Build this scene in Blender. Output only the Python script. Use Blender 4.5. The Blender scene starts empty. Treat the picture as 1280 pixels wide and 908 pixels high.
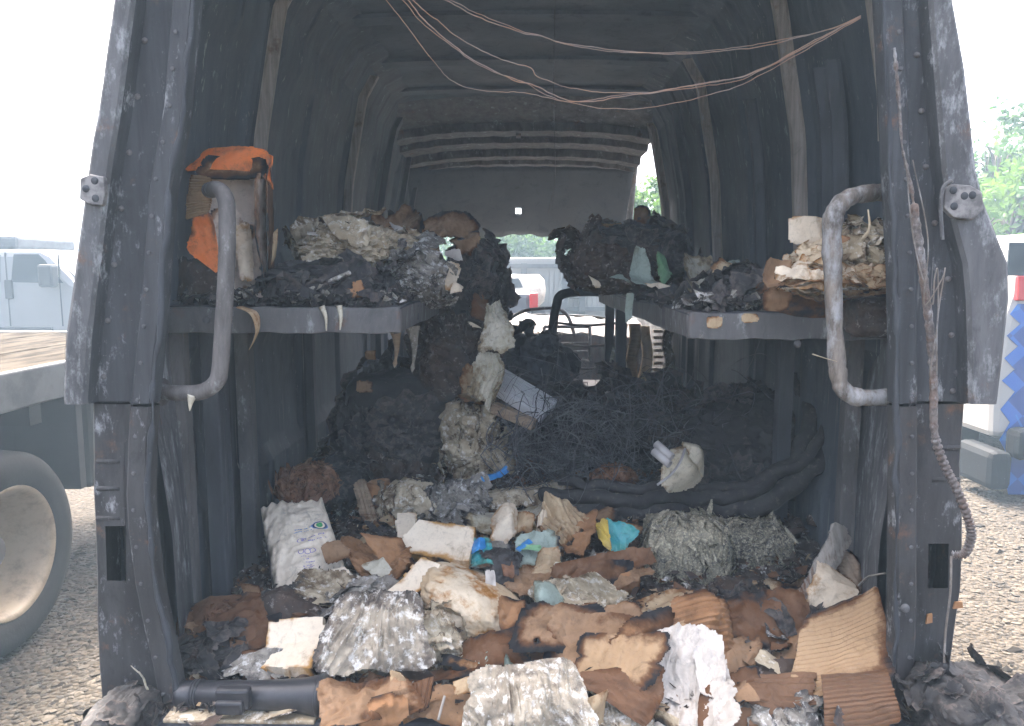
import bpy, bmesh, math, random
import numpy as np
from mathutils import Vector, Matrix

# ------------------------------------------------------------------ camera, sky, sun, exposure
SC = bpy.context.scene
COL = SC.collection
PW, PH, FPX = 1280.0, 908.0, 940.0
CAMZ = 1.60
PITCH = math.atan((454 - 340) / FPX)
YAW = math.atan(15 / FPX)
cam_d = bpy.data.cameras.new('camera')
cam = bpy.data.objects.new('camera', cam_d)
COL.objects.link(cam)
cam.location = (0, 0, CAMZ)
cam.rotation_euler = (math.pi / 2 - PITCH, 0, YAW)
cam_d.sensor_width = 36
cam_d.lens = FPX / PW * 36
cam_d.clip_start = 0.02
cam_d.clip_end = 2000
SC.camera = cam

SUN_EL, SUN_AZ = math.radians(60), math.radians(-24)      # azimuth from +Y towards +X
world = bpy.data.worlds.new('World')
SC.world = world
world.use_nodes = True
wn = world.node_tree.nodes
wl = world.node_tree.links
wn.clear()
sky = wn.new('ShaderNodeTexSky')
sky.sky_type = 'NISHITA'
sky.sun_disc = False
sky.sun_elevation = SUN_EL
sky.sun_rotation = SUN_AZ
sky.air_density = 0.35
sky.dust_density = 10.0
sky.ozone_density = 0.5
bg = wn.new('ShaderNodeBackground')
bg.inputs['Strength'].default_value = 0.15
wo = wn.new('ShaderNodeOutputWorld')
wl.new(sky.outputs[0], bg.inputs[0])
wl.new(bg.outputs[0], wo.inputs[0])

sun_d = bpy.data.lights.new('sun', 'SUN')
sun_d.energy = 1.1
sun_d.angle = math.radians(10)
sun_d.color = (1.0, 0.95, 0.87)
sun = bpy.data.objects.new('sun', sun_d)
COL.objects.link(sun)
to_sun = Vector((math.sin(SUN_AZ) * math.cos(SUN_EL), math.cos(SUN_AZ) * math.cos(SUN_EL), math.sin(SUN_EL)))
sun.rotation_euler = to_sun.to_track_quat('Z', 'Y').to_euler()
sun.location = (-3, 6, 12)

SC.view_settings.view_transform = 'Standard'
SC.view_settings.look = 'None'
SC.view_settings.gamma = 1
SC.view_settings.exposure = 3.75
SC.cycles.use_denoising = True
SC.cycles.max_bounces = 10
SC.cycles.diffuse_bounces = 6
SC.cycles.sample_clamp_indirect = 8

# ------------------------------------------------------------------ numeric helpers
CR = np.array(cam.rotation_euler.to_matrix())
F = 0.68                                                  # van floor height


def W(px, py, Y):
    """point at forward distance Y on the sight line of photograph pixel px, py"""
    d = CR @ np.array([(px - 640) / FPX, (454 - py) / FPX, -1.0])
    t = Y / d[1]
    return np.array([d[0] * t, Y, CAMZ + d[2] * t])


def _hash(ix, iy, iz, seed):
    h = (ix.astype(np.int64) * 374761393 + iy.astype(np.int64) * 668265263 + iz.astype(np.int64) * 2147483647 + seed * 974634777) & 0xFFFFFFFF
    h = ((h ^ (h >> 13)) * 1274126177) & 0xFFFFFFFF
    h = ((h ^ (h >> 16)) * 2246822519) & 0xFFFFFFFF
    return (h ^ (h >> 15)) / 4294967295.0


def vn(p, seed=0):
    p = np.asarray(p, float)
    i = np.floor(p).astype(np.int64)
    f = p - i
    f = f * f * (3 - 2 * f)
    r = 0
    for dx in (0, 1):
        for dy in (0, 1):
            for dz in (0, 1):
                w = (f[:, 0] if dx else 1 - f[:, 0]) * (f[:, 1] if dy else 1 - f[:, 1]) * (f[:, 2] if dz else 1 - f[:, 2])
                r = r + w * _hash(i[:, 0] + dx, i[:, 1] + dy, i[:, 2] + dz, seed)
    return r * 2 - 1


def fbm(p, seed=0, o=4, gain=.5):
    a, s, t = 1.0, 0, 0
    for k in range(o):
        s = s + a * vn(p * (2.03 ** k), seed + k * 17)
        t += a
        a *= gain
    return s / t


def ridged(p, seed=0, o=4, gain=.55):
    a, s, t = 1.0, 0, 0
    for k in range(o):
        s = s + a * (1 - np.abs(vn(p * (2.03 ** k), seed + k * 31)) * 2)
        t += a
        a *= gain
    return s / t


def heap(x, y):
    """rubbish surface over the van floor (z), vectorised"""
    x = np.asarray(x, float)
    y = np.asarray(y, float)
    h = np.interp(y, [1.3, 1.46, 1.6, 1.9, 2.3, 2.7, 3.2, 3.8, 4.4], [.0, .015, .05, .11, .16, .20, .24, .22, .08])
    side = np.clip((x + .86) / .42, 0, 1)
    h = h * (.35 + .65 * side * side * (3 - 2 * side))
    p = np.stack([x * 3.1, y * 3.1, x * 0], -1).reshape(-1, 3)
    h = h * (1 + .35 * vn(p, 5).reshape(h.shape)) + .012 * vn(p * 2.7, 9).reshape(h.shape)
    return F + np.maximum(h, .004)


def hit(px, py, lift=0.0):
    """where the sight line of a pixel meets the heap raised by lift"""
    ys = np.linspace(1.3, 4.6, 800)
    a = W(px, py, 1.0) - np.array([0, 0, CAMZ])
    X, Z = a[0] * ys, CAMZ + a[2] * ys
    H = heap(X, ys) + lift
    k = np.nonzero(Z <= H)[0]
    k = k[0] if len(k) else 799
    return np.array([X[k], ys[k], Z[k]])


def at(c):
    px, py, l = c
    return W(px, py, l) if l >= 1.2 else hit(px, py, l * .65)


# ------------------------------------------------------------------ scene helpers
def empty(name, loc=(0, 0, 0), label=None, cat=None, group=None, kind=None, parent=None):
    o = bpy.data.objects.new(name, None)
    COL.objects.link(o)
    o.location = loc
    o.empty_display_size = .05
    if parent:
        o.parent = parent
    return tag(o, label, cat, group, kind)


def tag(o, label=None, cat=None, group=None, kind=None):
    if label:
        o['label'] = label
    if cat:
        o['category'] = cat
    if group:
        o['group'] = group
    if kind:
        o['kind'] = kind
    return o


def wloc(o):
    v = Vector((0, 0, 0))
    while o:
        v = v + o.location
        o = o.parent
    return v


def mesh(name, verts, faces, mat, parent=None, origin=None, smooth=True, char=None, mats=None):
    """one mesh object from world-space vertices; parents are never rotated"""
    v = np.asarray(verts, float).reshape(-1, 3)
    if origin is None:
        origin = np.array([v[:, 0].mean(), v[:, 1].mean(), v[:, 2].min()])
    me = bpy.data.meshes.new(name)
    me.from_pydata((v - origin).tolist(), [], [tuple(int(i) for i in f) for f in faces])
    if char is not None:
        a = me.attributes.new('char', 'FLOAT', 'POINT')
        a.data.foreach_set('value', np.asarray(char, np.float32).ravel())
    if smooth:
        me.polygons.foreach_set('use_smooth', [True] * len(me.polygons))
    me.materials.append(mat)
    me.update()
    o = bpy.data.objects.new(name, me)
    COL.objects.link(o)
    loc = Vector(origin)
    if parent:
        o.parent = parent
        loc = loc - wloc(parent)
    o.location = loc
    return o


def grid_faces(nu, nv, closed_u=False):
    i = np.arange(nu - (0 if closed_u else 1))[:, None]
    j = np.arange(nv - 1)[None, :]
    a = i * nv + j
    b = ((i + 1) % nu) * nv + j
    return np.stack([a, b, b + 1, a + 1], -1).reshape(-1, 4)


class MB:
    """collects shapes that belong to ONE mesh"""

    def __init__(s):
        s.v, s.f, s.n = [], [], 0

    def add(s, v, f):
        v = np.asarray(v, float).reshape(-1, 3)
        s.v.append(v)
        s.f += [tuple(int(i) + s.n for i in q) for q in f]
        s.n += len(v)
        return s

    def box(s, lo, hi, rz=0, c=None, bev=0):
        lo, hi = np.array(lo, float), np.array(hi, float)
        if bev:
            b = min(bev, *(abs(hi - lo) * .45))
            bm = bmesh.new()
            bmesh.ops.create_cube(bm, size=1)
            for q in bm.verts:
                for k in range(3):
                    q.co[k] = lo[k] + (q.co[k] + .5) * (hi[k] - lo[k])
            bmesh.ops.bevel(bm, geom=list(bm.edges), offset=b, segments=2, affect='EDGES', profile=.5)
            bm.verts.index_update()
            v = np.array([q.co[:] for q in bm.verts])
            f = [[q.index for q in fc.verts] for fc in bm.faces]
            bm.free()
        else:
            v = np.array([[x, y, z] for z in (lo[2], hi[2]) for y in (lo[1], hi[1]) for x in (lo[0], hi[0])])
            f = [(0, 2, 3, 1), (4, 5, 7, 6), (0, 1, 5, 4), (2, 6, 7, 3), (0, 4, 6, 2), (1, 3, 7, 5)]
        if rz:
            c = (lo + hi) / 2 if c is None else np.array(c, float)
            R = np.array(Matrix.Rotation(rz, 3, 'Z'))
            v = (v - c) @ R.T + c
        return s.add(v, f)

    def tube(s, pts, r, seg=8, flat=1.0):
        P = np.asarray(pts, float)
        n = len(P)
        R = np.full(n, r) if np.isscalar(r) else np.asarray(r, float)
        T = np.gradient(P, axis=0)
        T /= np.linalg.norm(T, axis=1)[:, None] + 1e-9
        up = np.array([0, 0, 1.0]) if abs(T[0][2]) < .9 else np.array([0, 1.0, 0])
        N = np.cross(T[0], up)
        N /= np.linalg.norm(N)
        V = []
        a = np.linspace(0, 2 * math.pi, seg, endpoint=False)
        for k in range(n):
            N = N - T[k] * N.dot(T[k])
            N /= np.linalg.norm(N) + 1e-9
            B = np.cross(T[k], N)
            V.append(P[k] + R[k] * (np.cos(a)[:, None] * N + flat * np.sin(a)[:, None] * B))
        V = np.concatenate(V)
        f = []
        for k in range(n - 1):
            for q in range(seg):
                f.append((k * seg + q, k * seg + (q + 1) % seg, (k + 1) * seg + (q + 1) % seg, (k + 1) * seg + q))
        f.append(tuple(range(seg))[::-1])
        f.append(tuple((n - 1) * seg + q for q in range(seg)))
        return s.add(V, f)

    def lathe(s, prof, c, axis, seg=40):
        """prof: (along axis, radius); open profile revolved round axis through c"""
        ax = np.array(axis, float)
        ax /= np.linalg.norm(ax)
        u = np.cross(ax, [0, 0, 1.0]) if abs(ax[2]) < .9 else np.cross(ax, [0, 1.0, 0])
        u /= np.linalg.norm(u)
        w = np.cross(ax, u)
        a = np.linspace(0, 2 * math.pi, seg, endpoint=False)
        pr = np.array(prof, float)
        V = np.array(c, float) + pr[None, :, 0, None] * ax + pr[None, :, 1, None] * (np.cos(a)[:, None, None] * u + np.sin(a)[:, None, None] * w)
        return s.add(V.reshape(-1, 3), grid_faces(seg, len(pr), True))

    def quad(s, a, b, c, d):
        return s.add([a, b, c, d], [(0, 1, 2, 3)])

    def grid(s, P):
        P = np.asarray(P, float)
        return s.add(P.reshape(-1, 3), grid_faces(P.shape[0], P.shape[1]))

    def prism(s, poly, depth):
        """poly: list of 3-D points, extruded by vector depth"""
        n = len(poly)
        P = np.array(poly, float)
        v = np.concatenate([P, P + np.array(depth, float)])
        f = [tuple(range(n))[::-1], tuple(range(n, 2 * n))] + [(i, (i + 1) % n, n + (i + 1) % n, n + i) for i in range(n)]
        return s.add(v, f)

    def build(s, name, mat, parent=None, smooth=False, origin=None, bevel=0, solid=0, angle=None):
        o = mesh(name, np.concatenate(s.v), s.f, mat, parent, origin, smooth)
        if bevel:
            m = o.modifiers.new('bevel', 'BEVEL')
            m.width = bevel
            m.segments = 2
            m.limit_method = 'ANGLE'
        if solid:
            m = o.modifiers.new('solid', 'SOLIDIFY')
            m.thickness = solid
            m.offset = 0
        if angle:
            o.data.polygons.foreach_set('use_smooth', [True] * len(o.data.polygons))
            o.data.set_sharp_from_angle(angle=math.radians(angle))
        return o


def smooth_path(pts, n=40):
    """Catmull-Rom through points"""
    P = np.asarray(pts, float)
    P = np.concatenate([[2 * P[0] - P[1]], P, [2 * P[-1] - P[-2]]])
    out = []
    m = len(P) - 3
    for t in np.linspace(0, m - 1e-6, n):
        k = int(t)
        u = t - k
        a, b, c, d = P[k:k + 4]
        out.append(.5 * (2 * b + (c - a) * u + (2 * a - 5 * b + 4 * c - d) * u * u + (3 * b - a - 3 * c + d) * u ** 3))
    return np.array(out)


# ------------------------------------------------------------------ materials
class NT:
    def __init__(s, name):
        s.m = bpy.data.materials.new(name)
        s.m.use_nodes = True
        s.t = s.m.node_tree
        s.b = s.t.nodes['Principled BSDF']
        s.tc = s.t.nodes.new('ShaderNodeTexCoord')
        s.co = s.tc.outputs['Object']

    def n(s, typ, **kw):
        o = s.t.nodes.new(typ)
        for k, v in kw.items():
            setattr(o, k, v)
        return o

    def set(s, inp, v):
        if hasattr(v, 'is_linked') or hasattr(v, 'links'):
            s.t.links.new(v, inp)
        else:
            if isinstance(v, tuple) and len(v) == 3 and inp.type == 'RGBA':
                v = (*v, 1)
            inp.default_value = v

    def mapped(s, scale=(1, 1, 1), co=None):
        m = s.n('ShaderNodeMapping')
        m.inputs['Scale'].default_value = scale
        s.t.links.new(co or s.co, m.inputs[0])
        return m.outputs[0]

    def noise(s, scale, detail=6, rough=.6, co=None, dist=0):
        o = s.n('ShaderNodeTexNoise')
        s.t.links.new(co or s.co, o.inputs['Vector'])
        o.inputs['Scale'].default_value = scale
        o.inputs['Detail'].default_value = detail
        o.inputs['Roughness'].default_value = rough
        o.inputs['Distortion'].default_value = dist
        return o.outputs['Fac']

    def vor(s, scale, feature='F1', co=None, out='Distance'):
        o = s.n('ShaderNodeTexVoronoi', feature=feature)
        s.t.links.new(co or s.co, o.inputs['Vector'])
        o.inputs['Scale'].default_value = scale
        return o.outputs[out]

    def mr(s, v, a, b, c=0., d=1., smooth=True):
        o = s.n('ShaderNodeMapRange', interpolation_type='SMOOTHSTEP' if smooth else 'LINEAR')
        s.set(o.inputs['Value'], v)
        for k, q in zip(('From Min', 'From Max', 'To Min', 'To Max'), (a, b, c, d)):
            o.inputs[k].default_value = q
        return o.outputs[0]

    def math(s, op, a, b=0.):
        o = s.n('ShaderNodeMath', operation=op)
        s.set(o.inputs[0], a)
        s.set(o.inputs[1], b)
        return o.outputs[0]

    def mix(s, f, a, b):
        o = s.n('ShaderNodeMix', data_type='RGBA')
        s.set(o.inputs[0], f)
        s.set(o.inputs[6], a)
        s.set(o.inputs[7], b)
        return o.outputs[2]

    def done(s, col, rough=.85, metal=0., bump=None, bstr=.3, bdist=.005, spec=.3, sheen=0):
        s.set(s.b.inputs['Base Color'], col)
        s.set(s.b.inputs['Roughness'], rough)
        s.b.inputs['Metallic'].default_value = metal
        s.b.inputs['Specular IOR Level'].default_value = spec
        if bump is not None:
            o = s.n('ShaderNodeBump')
            o.inputs['Strength'].default_value = bstr
            o.inputs['Distance'].default_value = bdist
            s.set(o.inputs['Height'], bump)
            s.t.links.new(o.outputs[0], s.b.inputs['Normal'])
        return s.m


def burn(name, c0, c1, scorch=(.10, .045, .018), black=(.016, .016, .017), bias=0., spread=.7, nscale=14., rough=.85,
         ash=(.42, .41, .38), ash_amt=.0, ash_scale=60., bump=.35, bdist=.004, spec=.2, streak=(1, 1, 1), crack=0., crack_w=.06):
    """a burnt material: own colour, then scorch brown, then char, as attribute 'char' plus noise rises"""
    t = NT(name)
    nscale, ash_scale, bdist = nscale * 2.8, ash_scale * 1.9, bdist * .6
    co = t.mapped(streak)
    n1 = t.noise(nscale, 8, .68, co)
    n2 = t.noise(nscale * .35, 4, .6, co)
    n3 = t.noise(ash_scale, 6, .7, co)
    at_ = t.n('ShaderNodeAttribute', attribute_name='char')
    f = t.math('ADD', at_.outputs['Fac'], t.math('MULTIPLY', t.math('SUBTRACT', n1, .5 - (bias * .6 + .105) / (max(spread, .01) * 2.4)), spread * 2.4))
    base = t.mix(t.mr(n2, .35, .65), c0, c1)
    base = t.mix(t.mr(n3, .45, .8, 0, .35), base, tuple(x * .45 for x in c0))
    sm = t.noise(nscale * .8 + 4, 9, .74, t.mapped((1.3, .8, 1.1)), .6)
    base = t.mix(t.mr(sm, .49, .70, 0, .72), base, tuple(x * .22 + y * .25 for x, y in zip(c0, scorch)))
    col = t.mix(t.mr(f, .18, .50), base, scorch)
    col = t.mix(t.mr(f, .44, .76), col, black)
    if ash_amt:
        n4 = t.noise(ash_scale * .6, 7, .72, co)
        col = t.mix(t.mr(n4, .56 - ash_amt * .18, .66 - ash_amt * .1, 0, .9), col, ash)
    h = t.math('ADD', n1, t.math('MULTIPLY', n3, .5))
    if crack:
        wv_ = t.n('ShaderNodeVectorMath', operation='ADD')
        nz = t.n('ShaderNodeTexNoise')
        nz.inputs['Scale'].default_value = crack * .6
        t.t.links.new(co, nz.inputs['Vector'])
        sc_ = t.n('ShaderNodeVectorMath', operation='SCALE')
        t.t.links.new(nz.outputs['Color'], sc_.inputs[0])
        sc_.inputs['Scale'].default_value = .9 / crack
        t.t.links.new(co, wv_.inputs[0])
        t.t.links.new(sc_.outputs[0], wv_.inputs[1])
        cd = t.vor(crack, 'DISTANCE_TO_EDGE', co=wv_.outputs[0])
        cm = t.math('MULTIPLY', t.mr(cd, 0., crack_w, 1., 0.), t.mr(n2, .42, .58))
        col = t.mix(cm, col, black)
        h = t.math('SUBTRACT', h, t.math('MULTIPLY', cm, 1.2))
    return t.done(col, rough, 0, h, bump, bdist, spec)


def soot(name, lo=.028, hi=.075, tint=(.92, 1., 1.10), rust=0., pale=0., streak=(9, 9, 1.4), rough=.72, bump=.15, spec=.35, lines=0.):
    t = NT(name)
    co = t.mapped(streak)
    n1 = t.noise(2.2, 8, .65, co)
    n2 = t.noise(3.5, 5, .6)
    n3 = t.noise(90, 5, .65)
    a = tuple(lo * k for k in tint)
    b = tuple(hi * k for k in tint)
    col = t.mix(t.mr(t.math('ADD', t.math('MULTIPLY', n1, .6), t.math('MULTIPLY', n2, .4)), .35, .66), a, b)
    if rust:
        col = t.mix(t.mr(t.noise(11, 8, .7), .62 - rust * .25, .75 - rust * .15, 0, .75), col, (.14, .075, .042))
    if pale:
        col = t.mix(t.mr(t.noise(22, 9, .75, t.mapped((1, 1, .45))), .60 - pale * .2, .72 - pale * .1, 0, .8), col, (.30, .31, .31))
    sc2 = t.noise(14, 9, .78, t.mapped((1, 1, .35)), .8)
    col = t.mix(t.mr(sc2, .50, .70, 0, .55), col, tuple(x * .45 for x in a))
    col = t.mix(t.mr(n3, .64, .76, 0, .45), col, (.26, .26, .25))
    if lines:
        ln = t.noise(1.0, 3, .6, t.mapped((75, 75, 1.1)))
        gate = t.mr(t.noise(2.2, 3, .5), .45, .6)
        col = t.mix(t.math('MULTIPLY', t.math('MULTIPLY', t.mr(ln, .66, .70), gate), lines), col, (.30, .29, .27))
    return t.done(col, t.mr(n2, .3, .7, rough - .14, rough + .12), 0, t.math('ADD', n1, t.math('MULTIPLY', n3, .3)), bump, .004, spec)


M = {}
M['soot'] = soot('soot_on_steel', .045, .08, lines=.5)
M['soot_wall_veil'] = soot('sooty_wall_veil_tint', .062, .092, (.86, 1., 1.12), pale=.03, lines=.8)  # wall soot, lightened and blued in colour to stand in for lens veil
M['jamb'] = soot('burnt_jamb_steel', .024, .055, (.95, 1., 1.05), rust=.15, pale=.22, streak=(14, 14, 1.0), bump=.5, lines=.8)
M['jamb_low'] = soot('burnt_lower_jamb', .022, .055, (1.03, 1., .97), rust=.22, pale=.15, streak=(9, 9, 1.6), bump=.5)
M['soot_black'] = soot('black_char_coat', .028, .06)
M['soot_roof_veil'] = soot('sooty_roof_veil_tint', .095, .135, (.86, 1., 1.12), streak=(2, 2, 2))  # roof soot with the pale blue lens veil mixed into its tone
M['soot_rust'] = soot('rusted_sooty_steel', .06, .13, (1.05, 1., .98), rust=.5, pale=.15)
M['soot_pale'] = soot('scorched_pale_paint', .05, .12, (1., 1., 1.), pale=.55, rust=.08)
M['soot_mid'] = soot('scorched_grey_paint', .06, .13, (1.06, 1., .95), pale=.25, rust=.18)
M['rib'] = soot('bare_tan_rib_steel', .16, .32, (1.15, 1., .85), rust=.25, pale=.2, streak=(30, 30, 1))
M['shelf'] = soot('heat_greyed_shelf_steel', .075, .125, (1., .99, .96), rust=.12, pale=.25, streak=(9, 9, 3))
M['handle_grey'] = soot('scorched_handle_tube', .06, .14, (1.08, 1., .92), pale=.3, streak=(20, 20, 4))
M['handle_flaky'] = soot('flaking_handle_tube', .06, .20, (1.16, 1., .82), pale=.7, rust=.15, streak=(30, 30, 8), bump=.8)
M['loom'] = soot('burnt_cable_loom', .05, .16, (1.15, 1., .9), rust=.6, pale=.4, streak=(60, 60, 60), bump=.8)
M['black_rubber'] = soot('black_rubber', .008, .014, rough=.7, streak=(3, 3, 3), spec=.1)
M['glass_soot_veil'] = soot('sooted_windscreen_veil_tint', .085, .105, (.88, 1., 1.1), streak=(2, 2, 2), rough=.7, bump=.05, spec=.15)  # sooted glass, the bluish glare veil put into its base colour

M['kraft'] = burn('kraft_cardboard', (.285, .178, .10), (.21, .128, .07), bias=-.07, spread=.5, nscale=7)
M['kraft_dark'] = burn('scorched_kraft', (.16, .085, .045), (.10, .052, .028), bias=.02, spread=.55, nscale=8)
M['kraft_orange'] = burn('orange_brown_kraft', (.31, .165, .078), (.24, .125, .057), bias=-.09, spread=.4, nscale=5)
M['corrugated'] = burn('corrugated_liner', (.38, .255, .14), (.29, .185, .10), bias=-.09, spread=.45, nscale=5)
M['corrugated_dark'] = burn('soaked_corrugated', (.16, .09, .05), (.11, .062, .035), bias=-.03, spread=.4, nscale=6)
M['paper'] = burn('scorched_white_paper', (.66, .57, .43), (.55, .45, .32), scorch=(.30, .17, .07), bias=-.06, spread=.6, nscale=9)
M['paper_tan'] = burn('toasted_paper', (.44, .34, .21), (.33, .23, .13), scorch=(.20, .10, .04), bias=.0, spread=.6, nscale=12)
M['foam'] = burn('ivory_foam', (.76, .66, .50), (.68, .57, .42), scorch=(.40, .22, .07), bias=-.16, spread=.45, nscale=6, bump=.2)
M['shell'] = burn('cream_reel_plastic', (.58, .53, .40), (.46, .41, .29), scorch=(.2, .13, .07), bias=-.1, spread=.5, nscale=16, rough=.55, bump=.4)
M['foam_toasted'] = burn('toasted_foam', (.62, .52, .37), (.50, .37, .22), scorch=(.32, .15, .04), bias=-.05, spread=.65, nscale=7, bump=.4)
M['ash'] = burn('grey_ash', (.28, .255, .21), (.14, .128, .108), scorch=(.07, .065, .06), black=(.03, .03, .03), bias=.06, spread=.6, nscale=13, ash_amt=.25, ash=(.50, .49, .45), ash_scale=38, bump=.5)
M['ash_pale'] = burn('pale_ash', (.40, .35, .265), (.21, .18, .135), scorch=(.12, .10, .08), black=(.035, .033, .03), bias=.03, spread=.6, nscale=14, ash_amt=.3, ash=(.62, .60, .54), ash_scale=40, bump=.5)
M['ash_cream'] = burn('cream_ash', (.47, .40, .28), (.32, .26, .17), scorch=(.14, .10, .06), black=(.035, .033, .03), bias=.03, spread=.6, nscale=12, ash_amt=.2, ash=(.62, .58, .49), ash_scale=36, bump=.5)
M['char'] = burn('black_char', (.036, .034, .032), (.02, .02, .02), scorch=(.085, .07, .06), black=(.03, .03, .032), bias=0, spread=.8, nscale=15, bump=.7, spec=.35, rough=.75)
M['char_brown'] = burn('brown_char', (.08, .056, .042), (.042, .031, .025), scorch=(.06, .048, .04), black=(.035, .033, .032), bias=.02, spread=.8, nscale=14, ash_amt=.06, ash=(.25, .22, .19), ash_scale=40, bump=.7)
M['heap'] = burn('charred_rubbish', (.075, .058, .046), (.036, .03, .027), scorch=(.05, .043, .038), black=(.035, .034, .034), bias=.05, spread=.9, nscale=11, ash_amt=.14, ash=(.28, .26, .23), ash_scale=34, bump=.9, bdist=.01)
M['wool'] = burn('mineral_wool', (.30, .27, .19), (.20, .185, .14), scorch=(.085, .08, .07), black=(.04, .04, .04), bias=-.05, spread=.7, nscale=40, ash_amt=.45, ash=(.48, .44, .31), ash_scale=140, bump=1., bdist=.006)
M['plastic_white'] = burn('white_plastic_film', (.60, .545, .47), (.46, .42, .36), scorch=(.35, .34, .33), black=(.08, .08, .08), bias=-.2, spread=.4, nscale=10, rough=.7, spec=.2, bump=.3)
M['sack'] = burn('white_woven_sack', (.82, .72, .56), (.74, .64, .49), scorch=(.33, .29, .22), black=(.06, .055, .05), bias=-.2, spread=.4, nscale=9, rough=.6, spec=.4, bump=.2)
M['film_clear'] = burn('cloudy_plastic_wrap', (.50, .47, .37), (.38, .35, .25), scorch=(.2, .15, .08), bias=-.03, spread=.7, nscale=15, rough=.4, spec=.5, bump=.5)
M['teal'] = burn('teal_plastic', (.03, .26, .30), (.06, .30, .26), bias=-.05, spread=.6, nscale=12, rough=.45, spec=.5)
M['blue'] = burn('blue_plastic', (.03, .20, .50), (.06, .28, .56), bias=-.12, spread=.5, nscale=12, rough=.45, spec=.5)
M['yellow'] = burn('yellow_plastic', (.55, .40, .07), (.48, .36, .10), bias=-.1, spread=.5, nscale=12, rough=.5)
M['green_grey'] = burn('pale_green_plastic', (.30, .36, .30), (.24, .29, .24), scorch=(.14, .14, .10), bias=-.12, spread=.5, nscale=11, rough=.55)
M['green'] = burn('green_plastic', (.20, .38, .20), (.15, .30, .16), bias=-.12, spread=.4, nscale=11, rough=.5)
M['orange'] = burn('orange_carton_print', (.88, .22, .045), (.82, .26, .08), scorch=(.32, .12, .05), bias=-.16, spread=.45, nscale=8, rough=.6)
M['carton_white'] = burn('white_carton_inside', (.66, .57, .48), (.56, .47, .38), scorch=(.25, .15, .09), bias=-.12, spread=.55, nscale=9)
M['wood'] = burn('scorched_wood', (.34, .26, .18), (.25, .18, .12), bias=-.03, spread=.6, nscale=6, streak=(1, 1, 8))
M['wood_grey'] = burn('ash_grey_wood', (.33, .31, .27), (.24, .22, .19), bias=0., spread=.6, nscale=8, streak=(6, 1, 1))
M['rust_bits'] = burn('rusty_scraps', (.22, .115, .065), (.13, .07, .045), bias=.06, spread=.7, nscale=14, bump=.7)

t = NT('brushed_aluminium')
M['alu'] = t.done(t.mix(t.noise(20, 6), (.62, .63, .64), (.45, .46, .47)), .45, .1, t.noise(60, 4), .1)
t = NT('bright_zinc')
M['zinc'] = t.done(t.mix(t.mr(t.noise(30, 6), .4, .6), (.24, .23, .215), (.11, .105, .10)), .55, .2, t.noise(60, 4), .3)
t = NT('grey_conduit')
M['conduit'] = t.done(t.mix(t.noise(30, 5), (.42, .41, .39), (.27, .26, .25)), .5, .1, t.noise(80, 4), .2)
t = NT('bare_copper_wire')
M['copper'] = t.done(t.mix(t.mr(t.noise(9, 4), .4, .6), (.58, .36, .25), (.45, .36, .31)), .5, .3)
t = NT('burnt_wire_strand')
M['wire_grey'] = t.done(t.mix(t.mr(t.noise(9, 4), .4, .6), (.13, .13, .13), (.05, .05, .052)), .5, .4)
t = NT('black_case_plastic')
M['case'] = t.done(t.mix(t.mr(t.noise(18, 6), .4, .7), (.022, .023, .026), (.045, .045, .047)), .42, 0, t.noise(70, 5), .15, .002, .5)
t = NT('white_van_paint')
M['van_white'] = t.done(t.mix(t.noise(2, 4), (.155, .155, .155), (.135, .135, .133)), .3, 0, None, spec=.5)
t = NT('dark_glass')
M['glass'] = t.done((.02, .025, .03), .25, 0, None, spec=.12)
t = NT('black_tyre')
M['tyre'] = t.done(t.mix(t.noise(14, 6), (.009, .0085, .0085), (.02, .018, .016)), .8, 0, t.noise(60, 5), .3)
t = NT('cream_rim_paint')
M['rim'] = t.done(t.mix(t.mr(t.noise(9, 7, .7), .45, .75), (.27, .22, .155), (.14, .105, .072)), .55, 0, t.noise(40, 5), .15)
t = NT('galvanised_deck')
M['deck'] = t.done(t.mix(t.mr(t.noise(2.5, 8, .7, t.mapped((3, .6, 1))), .4, .62), (.05, .044, .036), (.016, .014, .012)), .8, 0, t.noise(14, 8, .7), .4, .01, 0.)
t = NT('grey_trailer_rail')
M['rail'] = t.done(t.mix(t.mr(t.noise(5, 7, .7), .4, .65), (.075, .079, .083), (.045, .047, .05)), .55, 0, t.noise(40, 4), .1)
t = NT('dark_underbody')
M['dark'] = t.done(t.mix(t.noise(4, 6), (.02, .021, .023), (.05, .05, .05)), .8)
t = NT('red_lens')
M['red'] = t.done((.35, .012, .012), .3, 0, None, spec=.5)
t = NT('white_box_panel')
M['white_panel'] = t.done(t.mix(t.mr(t.noise(1.2, 8, .7), .5, .7), (.18, .18, .17), (.12, .116, .108)), .5)
t = NT('grey_tailgate')
M['tailgate'] = t.done((.06, .065, .075), .35, 0, None, spec=.5)
t = NT('bark')
M['bark'] = t.done(t.mix(t.noise(9, 6), (.10, .08, .06), (.055, .045, .036)), .9, 0, t.noise(20, 6), .6, .02)


def leafmat(name, a, b):
    t = NT(name)
    oi = t.n('ShaderNodeNewGeometry')
    col = t.mix(oi.outputs['Random Per Island'], a, b)
    t.done(col, .6, 0, None, spec=.3)
    t.b.inputs['Transmission Weight'].default_value = 0
    tr = t.n('ShaderNodeBsdfTranslucent')
    t.set(tr.inputs[0], col)
    mx = t.n('ShaderNodeMixShader')
    mx.inputs[0].default_value = .5
    out = t.t.nodes['Material Output']
    t.t.links.new(t.b.outputs[0], mx.inputs[1])
    t.t.links.new(tr.outputs[0], mx.inputs[2])
    t.t.links.new(mx.outputs[0], out.inputs[0])
    return t.m


M['leaf'] = leafmat('green_leaves', (.05, .11, .012), (.09, .16, .028))
M['leaf_dark'] = leafmat('dark_leaves', (.025, .06, .012), (.05, .09, .02))

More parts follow.
